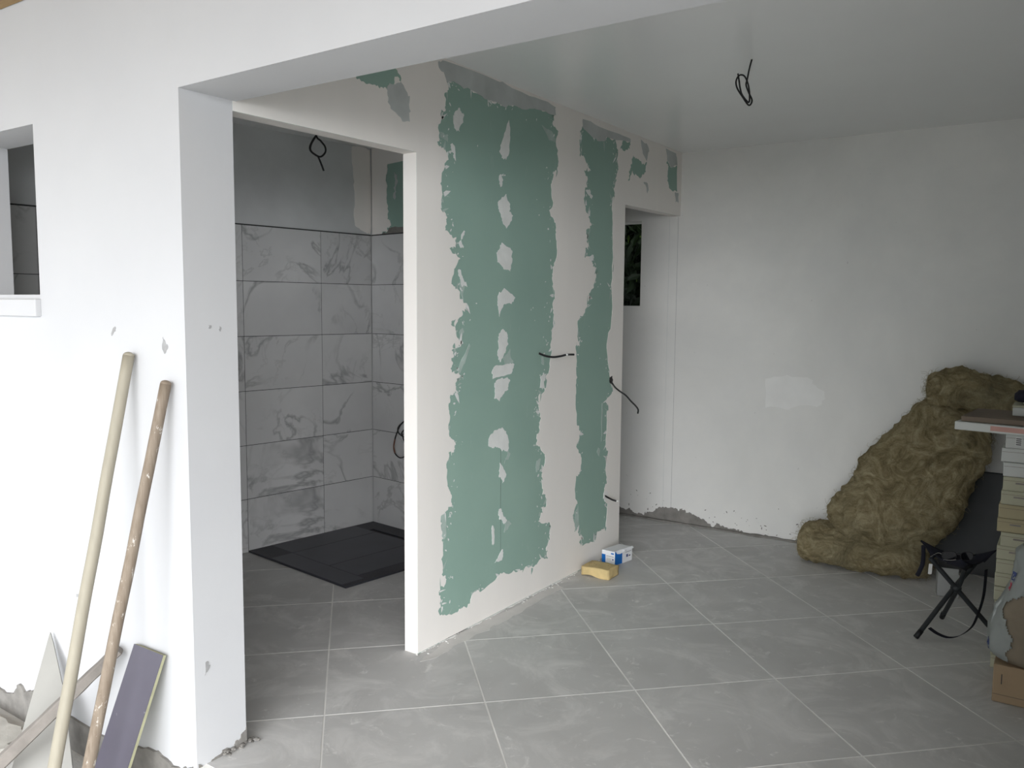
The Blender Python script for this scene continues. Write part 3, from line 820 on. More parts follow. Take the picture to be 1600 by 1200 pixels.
cable('wall_cable', P_, 0.0055, 'low stub of black cable with white tip near the foot of the green wall', extra=[('white_tip', [P_[-1], hX(967.5, 783.5, .06)], 0.0048, 'cable_white')])
patch([(943,770),(948,766),(951,773),(950,782),(945,784),(942,779)], 'filler_white', 'filler_patch', 0.0022, 0.004, 2)

# ================================================================== SPONGE and SMALL BOX by the partition
t = empty('sponge', (0.135, 2.33, 0))
A = math.radians(-20)
bm = bmesh.new()
nu, nv, nw = 22, 14, 6
ax = Vector((math.cos(A+0.35), math.sin(A+0.35), 0)); ay = Vector((-math.sin(A+0.35), math.cos(A+0.35), 0))
bmesh.ops.create_cube(bm, size=2.0)
bmesh.ops.subdivide_edges(bm, edges=bm.edges[:], cuts=9, use_grid_fill=True)
for v in bm.verts:
    u, s, z = v.co
    lx, ly = 0.088, 0.066
    x = u*lx*(1-0.03*abs(s)**3); y = s*ly*(1-0.03*abs(u)**3)
    zt = 0.027*(1+z)
    if z < -0.2 and s < 0.1:      # hollowed, arched front edge
        zt += 0.016*max(0, math.cos(u*2.2+0.9))*(0.1-s)*0.9*max(0, (-z-0.2))
    nn = noise.noise_vector(Vector((x*60, y*60, zt*60)))*0.0018 + noise.noise_vector(Vector((x*18, y*18, zt*18+4)))*0.003
    p = ax*x + ay*y + Vector((0, 0, max(0.0005, zt+0.003*u*0.6))) + nn
    p.z = max(0.0006, p.z)
    v.co = Vector((0.135, 2.325, 0)) + p
part('sponge_body', bm, 'sponge', t, True)
bm = bmesh.new()
for k in range(60):
    p = Vector((0.135, 2.325, 0)) + ax*rnd.uniform(-.08, .08) + ay*rnd.uniform(-.06, .06)
    bmesh.ops.create_icosphere(bm, subdivisions=1, radius=rnd.uniform(.0012, .0035), matrix=Matrix.Translation((p.x, p.y, 0.054+rnd.uniform(-.001, .001))) @ Matrix.Diagonal((1, 1, .3, 1)))
o = part('sponge_pores', bm, 'kraft', t); o['kind'] = 'stuff'
tag(t, 'yellow tiling sponge lying at the foot of the green wall', 'sponge')

t = empty('small_box', (0.1, 2.6, 0))
c0 = Vector((0.128, 2.520, 0)); bu = Vector((-0.088, 0.004, 0)); bv = Vector((0.030, 0.165, 0)); bz = Vector((0, 0, 0.083))
bm = bmesh.new()
pts = [c0, c0+bu, c0+bu+bv, c0+bv]
prism(bm, [[(0, 0), (1, 0), (1, 1), (0, 1)]], lambda a, b: c0 + bu*a + bv*b + bz, -bz + Vector((0, 0, 0.0008)))
sb_ = part('carton_body', bm, 'box_white', t)
def decal(a0, a1, z0, z1, side, mat, nm):
    bm = bmesh.new()
    if side == 'end':
        nv_ = bu.cross(Vector((0, 0, 1))).normalized()
        if nv_.y > 0: nv_ = -nv_
        fn = lambda a, b: c0 + bu*a + bz*b + nv_*0.0006
    else:
        nv_ = Vector((bv.y, -bv.x, 0)).normalized()
        fn = lambda a, b: c0 + bv*a + bz*b + nv_*0.0006
    prism(bm, [[(a0, z0), (a1, z0), (a1, z1), (a0, z1)]], fn, -nv_*0.0005)
    subpart(nm, bm, mat, sb_)
decal(0.0, 0.42, 0.02, 0.99, 'side', 'box_blue', 'blue_panel')
decal(0.72, 1.0, 0.02, 0.70, 'end', 'box_blue', 'blue_panel')
decal(0.08, 0.30, 0.78, 0.88, 'end', 'box_blue', 'printed_word')
decal(0.08, 0.66, 0.60, 0.625, 'end', 'print_dark', 'printed_line')
decal(0.10, 0.20, 0.36, 0.46, 'end', 'print_blue', 'printed_mark')
decal(0.30, 0.62, 0.30, 0.50, 'end', 'tag_white', 'printed_block')
decal(0.60, 0.95, 0.86, 0.90, 'side', 'print_dark', 'printed_line')
decal(0.60, 0.95, 0.72, 0.745, 'side', 'print_dark', 'printed_line')
decal(0.66, 0.76, 0.36, 0.56, 'side', 'print_blue', 'printed_mark')
decal(0.80, 0.90, 0.38, 0.46, 'side', 'print_dark', 'printed_mark')
# torn white flap along the long top edge
fl = []
nv_ = Vector((bv.y, -bv.x, 0)).normalized()
bm = bmesh.new()
edge = [(0.02, 0.30), (0.18, 0.42), (0.36, 0.30), (0.47, 0.10), (0.60, 0.22), (0.80, 0.20), (0.98, 0.15)]
prev = None
for a, l in edge:
    ring = [c0 + bv*a + bz*1.0 - nv_*0.012, c0 + bv*a + bz*1.07 + nv_*0.004, c0 + bv*a + bz*(1.04-l*0.5) + nv_*0.016, c0 + bv*a + bz*(1.03-l*0.5) + nv_*0.013, c0 + bv*a + bz*1.045 + nv_*0.001]
    ring = [bm.verts.new(p) for p in ring]
    if prev:
        for k in range(5): bm.faces.new((prev[k], prev[(k+1) % 5], ring[(k+1) % 5], ring[k]))
    prev = ring
part('torn_flap', bm, 'box_white', t)
tag(t, 'small blue and white carton with torn lid beside the yellow sponge', 'box')

# ================================================================== LEANING THINGS at the facade (left)
def leaning_pole(name, top, bot, r0, r1, mat, label, cap=None):
    t = empty(name, bot)
    top, bot = Vector(top), Vector(bot)
    L = (top-bot).length; d = (top-bot).normalized()
    n_ = 24
    pts = []
    for k in range(n_+1):
        p = bot + (top-bot)*k/n_
        p += Vector((noise.noise(Vector((k*.3, r0*99, 0))), noise.noise(Vector((k*.3, r0*99, 5))), 0))*0.0016
        pts.append(p)
    bm = bmesh.new(); tube_into(bm, pts, r1, 16, r0)
    part('shaft', bm, mat, t, True)
    bm = bmesh.new()
    bmesh.ops.create_uvsphere(bm, u_segments=16, v_segments=8, radius=1.0)
    q = d.to_track_quat('Z', 'Y').to_matrix().to_4x4()
    bmesh.ops.transform(bm, verts=bm.verts, matrix=Matrix.Translation(pts[-1]) @ q @ Matrix.Diagonal((r0*0.99, r0*0.99, r0*0.7, 1)))
    part('rounded_end', bm, mat, t, True)
    tag(t, label, 'broom handle')
    return t
R0 = 0.0195
top = hY(201, 556, YO-0.024); b_ = hZ(60, 1340, ZG+0.006)
leaning_pole('wooden_pole', top, b_, 0.0185, 0.0200, 'pale_wood', 'smooth pale beige wooden handle leaning on the white facade')
top = hY(259, 600, YO-0.024); b_ = hZ(110, 1340, ZG+0.006)
leaning_pole('wooden_pole', top, b_, 0.0175, 0.0185, 'worn_wood', 'worn brown wooden handle with paint spots leaning right of the pale handle')

# short weathered stick lying across the offcut
t = empty('wooden_stick', hZ(-60, 1250, ZG))
a = hY(186, 1014, YO-0.024); b = hZ(-60, 1250, ZG+0.03)
d = (b-a).normalized(); up = Vector((0, 0, 1)); sx = d.cross(up).normalized(); sy = sx.cross(d).normalized()
bm = bmesh.new()
prev = None
for k in range(17):
    p = a + (b-a)*k/16; w_ = 0.022+0.008*k/16
    ring = []
    for c, s in ((-1, -.75), (-.7, -1), (.7, -1), (1, -.75), (1, .75), (.7, 1), (-.7, 1), (-1, .75)):
        j = noise.noise(Vector((k*.9, c*3, s*3)))*0.0022
        ring.append(bm.verts.new(p + sx*c*(w_+j) + sy*s*(w_*0.75+j)))
    if prev:
        for q in range(8): bm.faces.new((prev[q], prev[(q+1) % 8], ring[(q+1) % 8], ring[q]))
    else: bm.faces.new(ring)
    prev = ring
bm.faces.new(prev)
part('stick_body', bm, 'weathered_wood', t)
tag(t, 'short grey weathered stick propped across the pale triangular offcut', 'stick')

# triangular tile offcut
t = empty('tile_offcut', hZ(70, 1200, ZG))
pa = hY(79, 988, YO-0.012); pb = hZ(6, 1250, ZG+0.002); pc = hZ(119, 1250, ZG+0.002)
pm = pa + (pc-pa)*0.46 + (pb-pc)*-0.10*0 
nrm = (pb-pa).cross(pc-pa).normalized()
if nrm.y > 0: nrm = -nrm
bm = bmesh.new()
loop = [pa + (pb-pa)*0.0, pa + (pb-pa).normalized()*0.02 - (pc-pa).normalized()*0.0, pb, pc, pa + (pc-pa)*0.5 + (pc-pb)*0.06, pa + (pc-pa)*0.10 + (pc-pb)*0.012]
loop = [pa, pb, pc, pa + (pc-pa)*0.42 + (pc-pb)*0.075, pa + (pc-pa)*0.07 + (pc-pb)*0.022]
fv = [bm.verts.new(p + nrm*0.005) for p in loop]; bv_ = [bm.verts.new(p - nrm*0.005) for p in loop]
bm.faces.new(fv); bm.faces.new(list(reversed(bv_)))
for k in range(len(loop)):
    j = (k+1) % len(loop); bm.faces.new((fv[k], fv[j], bv_[j], bv_[k]))
part('offcut_slab', bm, 'tile_offcut', t)
tag(t, 'pointed triangular pale grey tile offcut standing against the facade', 'tile offcut')

# purple laminate plank
t = empty('laminate_plank', hZ(165, 1220, ZG))
ta = hY(213, 1006, YO-0.012); tb = hY(258, 1024, YO-0.016)
ba = hZ(132, 1258, ZG+0.002)
wv = (tb-ta); lv = ba-ta
bb = ba + wv*1.02
nrm = wv.cross(lv).normalized()
if nrm.y > 0: nrm = -nrm
def slab(loop, n0, n1):
    bm = bmesh.new()
    fv = [bm.verts.new(p + nrm*n1) for p in loop]; bv_ = [bm.verts.new(p + nrm*n0) for p in loop]
    bm.faces.new(fv); bm.faces.new(list(reversed(bv_)))
    for k in range(len(loop)):
        j = (k+1) % len(loop); bm.faces.new((fv[k], fv[j], bv_[j], bv_[k]))
    return bm
lp = [ta, tb, bb, ba]
part('core_layer', slab(lp, -0.004, 0.006), 'board_core', t)
part('laminate_face', slab(lp, 0.0061, 0.0085), 'purple', t)
tag(t, 'purple grey laminate plank with pale edge leaning near the pillar', 'plank')

# broken pale slab at the left edge
t = empty('stone_slab', (-1.2, -0.5, ZG))
for nm, q, z0, z1 in (('slab_piece', [(-1.75, -0.30), (-1.0, -0.27), (-0.86, -0.36), (-0.98, -0.52), (-1.7, -0.56)], 0.0, 0.045),
                      ('slab_piece', [(-1.5, -0.58), (-0.93, -0.55), (-0.78, -0.66), (-0.9, -0.86), (-1.5, -0.9)], 0.0, 0.035)):
    bm = bmesh.new()
    prism(bm, [ragged(q, 0.02, 3, rnd)], lambda a, b: Vector((a, b, ZG+z1+0.004*noise.noise(Vector((a*9, b*9, 0))))), (0, 0, -(z1-z0)))
    part(nm, bm, 'stone_slab', t)
tag(t, 'broken pale mortar slab lying on the ground left of the offcut', 'slab')

# ================================================================== GLASS WOOL
def lumpy(sections, nseg=56, per=9, amp=0.018, seed=0.0, expo=0.72, strand=None, fold=0.0):
    """sections: (centre, half vector u, half vector v); closed, domed ends"""
    secs = []
    for i in range(len(sections)-1):
        for k in range(per):
            t = k/per
            secs.append([Vector(a).lerp(Vector(b), t) for a, b in zip(sections[i], sections[i+1])])
    secs.append([Vector(a) for a in sections[-1]])
    bm = bmesh.new(); prev = None; ends = []
    for i, (c, u, v) in enumerate(secs):
        ring = []
        for k in range(nseg):
            q = 2*math.pi*k/nseg
            cu = math.copysign(abs(math.cos(q))**expo, math.cos(q)); sv = math.copysign(abs(math.sin(q))**expo, math.sin(q))
            off = u*cu + v*sv
            p = c + off
            nd = off.normalized()
            f1 = noise.fractal(p*4.5 + Vector((seed, 0, 0)), 0.9, 2.0, 5)
            f2 = abs(noise.noise(p*11 + Vector((0, seed, 3))))
            h_ = amp*(1.5*f1 - 1.2*f2)
            if fold:
                wq = p + noise.noise_vector(p*5 + Vector((seed, 1, 2)))*0.10
                r1 = 1 - abs(noise.noise(wq*6.5 + Vector((seed, 4, 0))))*2.2
                r2 = 1 - abs(noise.noise(wq*15 + Vector((2, seed, 7))))*2.0
                h_ += fold*(0.9*max(-0.6, r1) + 0.42*max(-0.6, r2) - 0.7)
                h_ += fold*0.22*noise.noise(p*42)
            if strand:
                qv = Vector((p.x*strand[0], p.y*strand[1], p.z*strand[2])) + noise.noise_vector(p*4)*0.8
                h_ += fold*0.9*(abs(noise.noise(qv)) - 0.25)
            p = p + nd*h_
            p.z = max(0.002, p.z); p.y = min(YB-0.006, p.y)
            ring.append(bm.verts.new(p))
        if prev:
            for k in range(nseg): bm.faces.new((prev[k], prev[(k+1) % nseg], ring[(k+1) % nseg], ring[k]))
        else: ends.append((ring, c))
        prev = ring
    ends.append((prev, secs[-1][0]))
    for ring, c in ends:
        cv = bm.verts.new(sum((v.co for v in ring), Vector())/len(ring))
        for k in range(nseg): bm.faces.new((ring[k], ring[(k+1) % nseg], cv))
    return bm
def fibres(bm, src, n_, seed, lmin=0.015, lmax=0.06, r=0.0008):
    rr = random.Random(seed)
    polys = src.data.polygons
    for k in range(n_):
        p = polys[rr.randrange(len(polys))]
        c = p.center.copy(); nrm = p.normal.copy()
        L = rr.uniform(lmin, lmax)
        tdir = nrm.cross(Vector((rr.gauss(0, 1), rr.gauss(0, 1), rr.gauss(0, 1)))).normalized()
        lift = rr.choice((0.004, 0.006, 0.012, 0.022))
        e = c + tdir*L + nrm*lift*rr.uniform(0.3, 1.2)
        m_ = c + tdir*L*.5 + nrm*lift
        for q in (c, m_, e):
            q.z = max(q.z, 0.003); q.y = min(q.y, YB-0.003)
        tube_into(bm, [c, m_, e], r, 3, r*.6, cap=False)
    return bm
wt_ = empty('insulation_batt', (1.4, 3.36, 0))
# leaning length
ua = Vector((0.235, 0.0, -0.135))
secs = [((1.335, 3.34, 0.135), ua*0.55, (0, 0.085, 0.02)), ((1.345, 3.345, 0.16), ua*0.92, (0, 0.125, 0.02)), ((1.40, 3.36, 0.25), ua*1.06, (0, 0.15, 0.03)),
        ((1.52, 3.40, 0.46), ua*1.08, (0, 0.145, 0.04)), ((1.64, 3.44, 0.67), ua*1.01, (0, 0.135, 0.04)), ((1.735, 3.475, 0.85), ua*0.90, (0, 0.12, 0.04)),
        ((1.785, 3.49, 0.935), ua*0.68, (0, 0.09, 0.03)), ((1.80, 3.495, 0.96), ua*0.35, (0, 0.05, 0.02))]
wa_ = part('leaning_length', lumpy(secs, 150, 26, 0.022, 1.7, 0.72, None, 0.017), 'wool', wt_, True)
# fold on the floor
uy = Vector((0.03, 0.17, 0)); uz = Vector((0, 0, 0.12))
secs = [((0.985, 3.36, 0.118), uy*0.45, uz*0.5), ((1.005, 3.36, 0.12), uy*0.85, uz*0.85), ((1.05, 3.355, 0.118), uy, uz), ((1.25, 3.33, 0.115), uy, uz*0.98), ((1.45, 3.33, 0.108), uy*0.95, uz*0.92),
        ((1.62, 3.34, 0.098), uy*0.88, uz*0.82), ((1.675, 3.345, 0.088), uy*0.6, uz*0.6), ((1.685, 3.345, 0.085), uy*0.3, uz*0.3)]
wb_ = part('lower_fold', lumpy(secs, 130, 22, 0.016, 5.1, 0.85, (5, 34, 34), 0.015), 'wool', wt_, True)
# fold on top
uy = Vector((0, 0.13, 0)); uz = Vector((0.0, 0, 0.125))
secs = [((1.60, 3.47, 1.07), uy*0.4, uz*0.4), ((1.615, 3.47, 1.07), uy*0.8, uz*0.75), ((1.66, 3.475, 1.065), uy, uz*0.98), ((1.78, 3.48, 1.075), uy, uz*1.04), ((1.93, 3.49, 1.035), uy, uz*0.98),
        ((2.08, 3.50, 0.98), uy*0.95, uz*0.85), ((2.22, 3.50, 0.92), uy*0.7, uz*0.6), ((2.25, 3.50, 0.91), uy*0.4, uz*0.35)]
wc_ = part('upper_fold', lumpy(secs, 120, 22, 0.026, 9.3, 0.8, (9, 20, 20), 0.018), 'wool', wt_, True)
bm = bmesh.new()
fibres(bm, wa_, 900, 3); fibres(bm, wb_, 500, 4); fibres(bm, wc_, 600, 5)
fb = part('loose_fibres', bm, 'wool_fibre', wt_); fb['kind'] = 'stuff'
tag(wt_, 'folded heap of brown glass wool insulation slumped against the back wall', 'insulation')

# dark board leaning behind
t = empty('dark_board', (1.9, 3.55, 0))
for x0, x1 in ((1.50, 2.62),):
    bm = bmesh.new()
    q = [Vector((x0, 3.575, 0.002)), Vector((x1, 3.575, 0.002)), Vector((x1, 3.640, 0.585)), Vector((x0, 3.640, 0.585))]
    nrm = Vector((0, -1, 0.11)).normalized()
    part('board_sheet', slab(q, -0.006, 0.006), 'dark_board', t)
    part('top_edge', obox(((x0+x1)/2, 3.637, 0.588), (0.56, 0, 0), (0, 0.007, 0), (0, 0, 0.002)), 'black', t)
tag(t, 'dark grey sheet board leaning on the back wall behind the stool', 'board')

# white paper carton behind the stool
t = empty('white_carton', (1.80, 3.10, 0))
bm = bevel(obox((1.800, 3.10, 0.063), (0.050, 0.009, 0), (-0.008, 0.035, 0), (0, 0, 0.0625)), 0.003)
part('carton_body', bm, 'carton_grey', t)
part('carton_flap', obox((1.806, 3.064, 0.140), (0.046, 0.008, 0), (0, 0.002, 0.0), (0, 0.004, 0.015)), 'carton_grey', t)
tag(t, 'small white open carton on the floor behind the folding stool', 'box')

# ================================================================== FOLDING STOOL and SUNGLASSES
t = empty('folding_stool', (1.89, 2.55, 0))
feet = [Vector((1.762, 2.356, 0.012)), Vector((1.826, 2.70, 0.012)), Vector((2.060, 2.60, 0.012))]
hub = Vector((1.893, 2.54, 0.215))
tops = [hub + (hub-f)*0.66 for f in feet]
for f, tp_ in zip(feet, tops):
    off = (f-hub).cross(Vector((0, 0, 1))).normalized()*0.008
    lg = part('leg', tube([f, hub+off, tp_], 0.0110, 10, sub=8), 'stool_steel', t, True)
    bm = bmesh.new(); tube_into(bm, [f - (hub-f).normalized()*0.006, f + (hub-f).normalized()*0.035], 0.0125, 10)
    o = subpart('rubber_foot', bm, 'black', lg, True)
bm = bmesh.new(); bmesh.ops.create_uvsphere(bm, u_segments=14, v_segments=8, radius=0.022, matrix=Matrix.Translation(hub) @ Matrix.Diagonal((1.1, 1.1, 0.9, 1)))
part('hub', bm, 'stool_steel', t, True)
# seat: sagging triangle of fabric with raised corners
cor = [hY(1438, 846, 2.50), hY(1557, 861, 2.60), hY(1503, 876, 2.36)]
cen = (cor[0]+cor[1]+cor[2])/3
bm = bmesh.new(); nn_ = 22; grid = {}
for i in range(nn_+1):
    for j in range(nn_+1-i):
        a = i/nn_; b = j/nn_; c = 1-a-b
        p = cor[0]*a + cor[1]*b + cor[2]*c
        p = p - Vector((0, 0, 0.10*(1-(a*a+b*b+c*c))**1.2))
        mn = min(a, b, c)
        toc = (cen-p); toc.z = 0
        p = p + toc*0.22*(1-max(a, b, c))*max(0, 1-mn*6)
        grid[i, j] = bm.verts.new(p)
for i in range(nn_):
    for j in range(nn_-i):
        bm.faces.new((grid[i, j], grid[i+1, j], grid[i, j+1]))
        if j < nn_-i-1: bm.faces.new((grid[i+1, j], grid[i+1, j+1], grid[i, j+1]))
bmesh.ops.recalc_face_normals(bm, faces=bm.faces)
bmesh.ops.solidify(bm, geom=bm.faces[:], thickness=0.006)
seat = part('seat', bm, 'stool_fabric', t, True)
# corner pockets: folded triangles of fabric that hold the leg ends
for k in range(3):
    c_ = cor[k]; e1v = cor[(k+1) % 3]-c_; e2v = cor[(k+2) % 3]-c_
    bot = tops[(2, 0, 1)[k]] - Vector((0, 0, 0.012))
    q = [c_ + Vector((0, 0, 0.004)), c_ + e1v*0.34 - Vector((0, 0, 0.040)), bot.lerp(c_+e1v*0.3, 0.35) - Vector((0, 0, 0.01)), bot, bot.lerp(c_+e2v*0.3, 0.35) - Vector((0, 0, 0.01)), c_ + e2v*0.34 - Vector((0, 0, 0.040))]
    mid = sum(q, Vector())/6 + (c_-cen).normalized()*0.012
    bm = bmesh.new(); vv_ = [bm.verts.new(p) for p in q]; mv = bm.verts.new(mid)
    for i in range(6): bm.faces.new((vv_[i], vv_[(i+1) % 6], mv))
    bmesh.ops.recalc_face_normals(bm, faces=bm.faces)
    bmesh.ops.solidify(bm, geom=bm.faces[:], thickness=0.005)
    part('corner_pocket', bm, 'stool_fabric', t, True)
# strap hanging in a loop
P_ = [hY(1541, 890, 2.50), hY(1537, 930, 2.48), hY(1528, 960, 2.46), hY(1518, 980, 2.45), hY(1500, 993, 2.43), hY(1482, 996, 2.41), hY(1465, 990, 2.40), hY(1452, 981, 2.385)]
sp = catmull(P_, 6); bm = bmesh.new(); prev = None
for k, p in enumerate(sp):
    tg = (sp[min(k+1, len(sp)-1)]-sp[max(k-1, 0)]).normalized(); wv_ = tg.cross(Vector((0.2, -1, 0.1))).normalized()
    wd = Vector((0.35, 0.93, 0)).normalized()
    p.z = max(p.z, 0.004)
    ring = [bm.verts.new(p + wd*0.012 + wv_*0.0012), bm.verts.new(p - wd*0.012 + wv_*0.0012), bm.verts.new(p - wd*0.012 - wv_*0.0012), bm.verts.new(p + wd*0.012 - wv_*0.0012)]
    if prev:
        for q in range(4): bm.faces.new((prev[q], prev[(q+1) % 4], ring[(q+1) % 4], ring[q]))
    prev = ring
part('carry_strap', bm, 'stool_fabric', t)
c = hY(1453.5, 889, 2.44)
part('fabric_label', obox(c, (0.0075, 0.002, 0), (0, 0.0006, 0), (0.001, 0, 0.024)), 'tag_white', t)
# loose flap at the left corner
P_ = [hY(1443, 853, 2.50), hY(1442, 878, 2.52), hY(1437, 892, 2.51), hY(1433, 899, 2.51)]
part('strap_end', tube(P_, 0.010, 8), 'stool_fabric', t, True)
tag(t, 'black three-legged folding stool with sagging fabric seat', 'stool')

# sunglasses on the seat
sg = empty('sunglasses', hY(1500, 870, 2.45))
def glass_ring(cx_, cy_, rx, ry, Y, n_=20):
    return [hY(cx_ + rx*math.copysign(abs(math.cos(2*math.pi*k/n_))**0.7, math.cos(2*math.pi*k/n_)), cy_ + ry*math.copysign(abs(math.sin(2*math.pi*k/n_))**0.7, math.sin(2*math.pi*k/n_)), Y) for k in range(n_)]
GY = 2.435
for cx_, cy_, rx in ((1483, 868, 11.5), (1511, 869, 9.5)):
    rg = glass_ring(cx_, cy_, rx, 6.5, GY)
    bm = bmesh.new(); f1_ = [bm.verts.new(p + Vector((0, 0.0012, 0))) for p in rg]; f2_ = [bm.verts.new(p - Vector((0, 0.0012, 0))) for p in rg]
    bm.faces.new(f1_); bm.faces.new(list(reversed(f2_)))
    for k in range(len(rg)): bm.faces.new((f1_[k], f1_[(k+1) % 20], f2_[(k+1) % 20], f2_[k]))
    ln_ = part('lens', bm, 'lens', sg)
    subpart('rim', tube_into(bmesh.new(), rg + [rg[0]], 0.0021, 6), 'black', ln_, True)
part('rim_highlight', tube([hY(1474, 874.5, GY-.003), hY(1485, 875.5, GY-.003), hY(1494, 874.5, GY-.003)], 0.0016, 6), 'frame_metal', sg, True)
part('bridge', tube([hY(1494, 866, GY), hY(1498, 864.5, GY), hY(1502, 866, GY)], 0.0022, 6), 'black', sg, True)
part('temple_arm', tube([hY(1472, 866, GY), hY(1465, 864, GY+.01), hY(1454, 870, GY+.03)], 0.0016, 6), 'frame_metal', sg, True)
part('temple_arm', tube([hY(1520, 867, GY), hY(1524, 866, GY+.03), hY(1522, 870, GY+.08)], 0.0018, 6), 'black', sg, True)
tag(sg, 'dark sunglasses lying on the black folding stool seat', 'sunglasses')

# ================================================================== CARTONS, SACK, STACK on the right
t = empty('cardboard_box', (2.3, 2.0, 0))
bm = bevel(box((2.100, 1.850, 0.001), (2.50, 2.16, 0.150)), 0.004)
cb_ = part('carton_body', bm, 'kraft', t)
subpart('side_print', box((2.128, 1.8490, 0.075), (2.131, 1.8497, 0.115)), 'print_dark', cb_)
subpart('edge_crease', box((2.102, 1.8488, 0.032), (2.498, 1.8496, 0.034)), 'carton_brown', cb_)
tag(t, 'low brown cardboard box on the floor under the torn sack', 'box')

# sack wrapped in torn white plastic
t = empty('torn_sack', (2.26, 1.99, 0.152))
def sack_pt(u, v, off):
    """u around 0..2pi, v 0..1 from bottom to top"""
    q = u
    hx_ = 0.155 + 0.02*math.sin(v*5+1) - 0.035*v*v; hy_ = 0.15 - 0.05*v*v
    rr = 1.0 - 0.30*(max(0, v-0.86)/0.14)**2 - 0.25*(max(0, 0.10-v)/0.10)**2
    cu = math.copysign(abs(math.cos(q))**0.75, math.cos(q)); sv = math.copysign(abs(math.sin(q))**0.75, math.sin(q))
    p = Vector((2.240 + 0.022*v + (hx_*rr+off)*cu, 1.985 + (hy_*rr+off)*sv, 0.153 + v*0.455))
    k = noise.fractal(p*7, 0.9, 2, 4)*0.016 + abs(noise.noise(p*13))*0.012
    d = Vector((cu, sv, 0)).normalized()
    p += d*k
    if v < 0.001: p.z = 0.152
    return p
def sack_surface(off, u0, u1, v0, v1, nu, nv, keep=None):
    bm = bmesh.new(); vv = {}
    for i in range(nu+1):
        for j in range(nv+1):
            u = u0+(u1-u0)*i/nu; v = v0+(v1-v0)*j/nv
            vv[i, j] = (bm.verts.new(sack_pt(u, v, off)), u, v)
    for i in range(nu):
        for j in range(nv):
            q = [vv[i, j], vv[i+1, j], vv[i+1, j+1], vv[i, j+1]]
            if keep is None or keep(sum(x[1] for x in q)/4, sum(x[2] for x in q)/4):
                bm.faces.new([x[0] for x in q])
    return bm
bm = sack_surface(0.0, 0, 2*math.pi, 0, 1, 72, 34)
for v_ in (0.0, 1.0):
    rg = [sack_pt(2*math.pi*k/24, v_, -0.004) for k in range(24)]
    bm.faces.new([bm.verts.new(p) for p in rg])
bmesh.ops.remove_doubles(bm, verts=bm.verts, dist=0.0002)
part('sack_body', bm, 'kraft_sack', t, True)
def keep(u, v):
    # white plastic on the left side and the top, torn away towards the right of the front
    front = u  # 1.5pi is the side facing the room's entrance
    lim = 1.5*math.pi - 0.62 + 0.95*max(0, v-0.52)/0.48*1.6 + 0.20*math.sin(v*9) + 0.12*noise.noise(Vector((v*14, 0, 0)))
    if 0.40 < v < 0.56: lim -= 0.10
    return u < lim
bm = sack_surface(0.006, 0.75*math.pi, 2.0*math.pi, 0.02, 1.0, 90, 50, keep)
bmesh.ops.solidify(bm, geom=bm.faces[:], thickness=0.0015)
part('plastic_wrap', bm, 'plastic_white', t, True)
def sack_mark(u0, u1, v0, v1, mat, nm, seed):
    rr = random.Random(seed)
    return part(nm, sack_surface(0.0075, u0, u1, v0, v1, 6, 6, lambda a, b: rr.random() > 0.22), mat, t)
P3 = math.pi
sack_mark(1.10*P3, 1.20*P3, 0.70, 0.77, 'print_blue', 'printed_mark', 1)
sack_mark(1.12*P3, 1.20*P3, 0.62, 0.68, 'print_red', 'printed_mark', 2)
sack_mark(1.06*P3, 1.12*P3, 0.30, 0.50, 'thin_skim', 'printed_mark', 3)
sack_mark(1.10*P3, 1.16*P3, 0.08, 0.17, 'print_blue', 'printed_mark', 4)
tag(t, 'brown sack in torn white plastic sitting on the low cardboard box', 'sack')

# stack of flat tile cartons
rnd = random.Random(4)
bounds = [0.0015 + 0.0588*k for k in range(18)]
mats_ = ['carton_cream']*9 + ['carton_cream', 'carton_tan', 'carton_tan', 'carton_cream', 'carton_cream', 'carton_white', 'carton_white', 'carton_white']
offs = [0, .004, .008, .002, -.004, .01, .004, .012, .008, .014, .010, 0.004, -.006, .010, .006, -.002, .002, .004]
names = ['topmost', 'second', 'third', 'fourth', 'fifth', 'sixth', 'seventh', 'eighth', 'ninth', 'tenth', 'eleventh', 'twelfth', 'thirteenth', 'fourteenth', 'fifteenth', 'sixteenth', 'seventeenth']
cn = {'carton_cream': 'cream', 'carton_tan': 'tan', 'carton_white': 'white'}
XL = [2.068, 2.066, 2.067, 2.068, 2.070, 2.066, 2.065, 2.067, 2.066, 2.078, 2.062, 2.064, 2.070, 2.074, 2.072, 2.062, 2.074, 2.066]
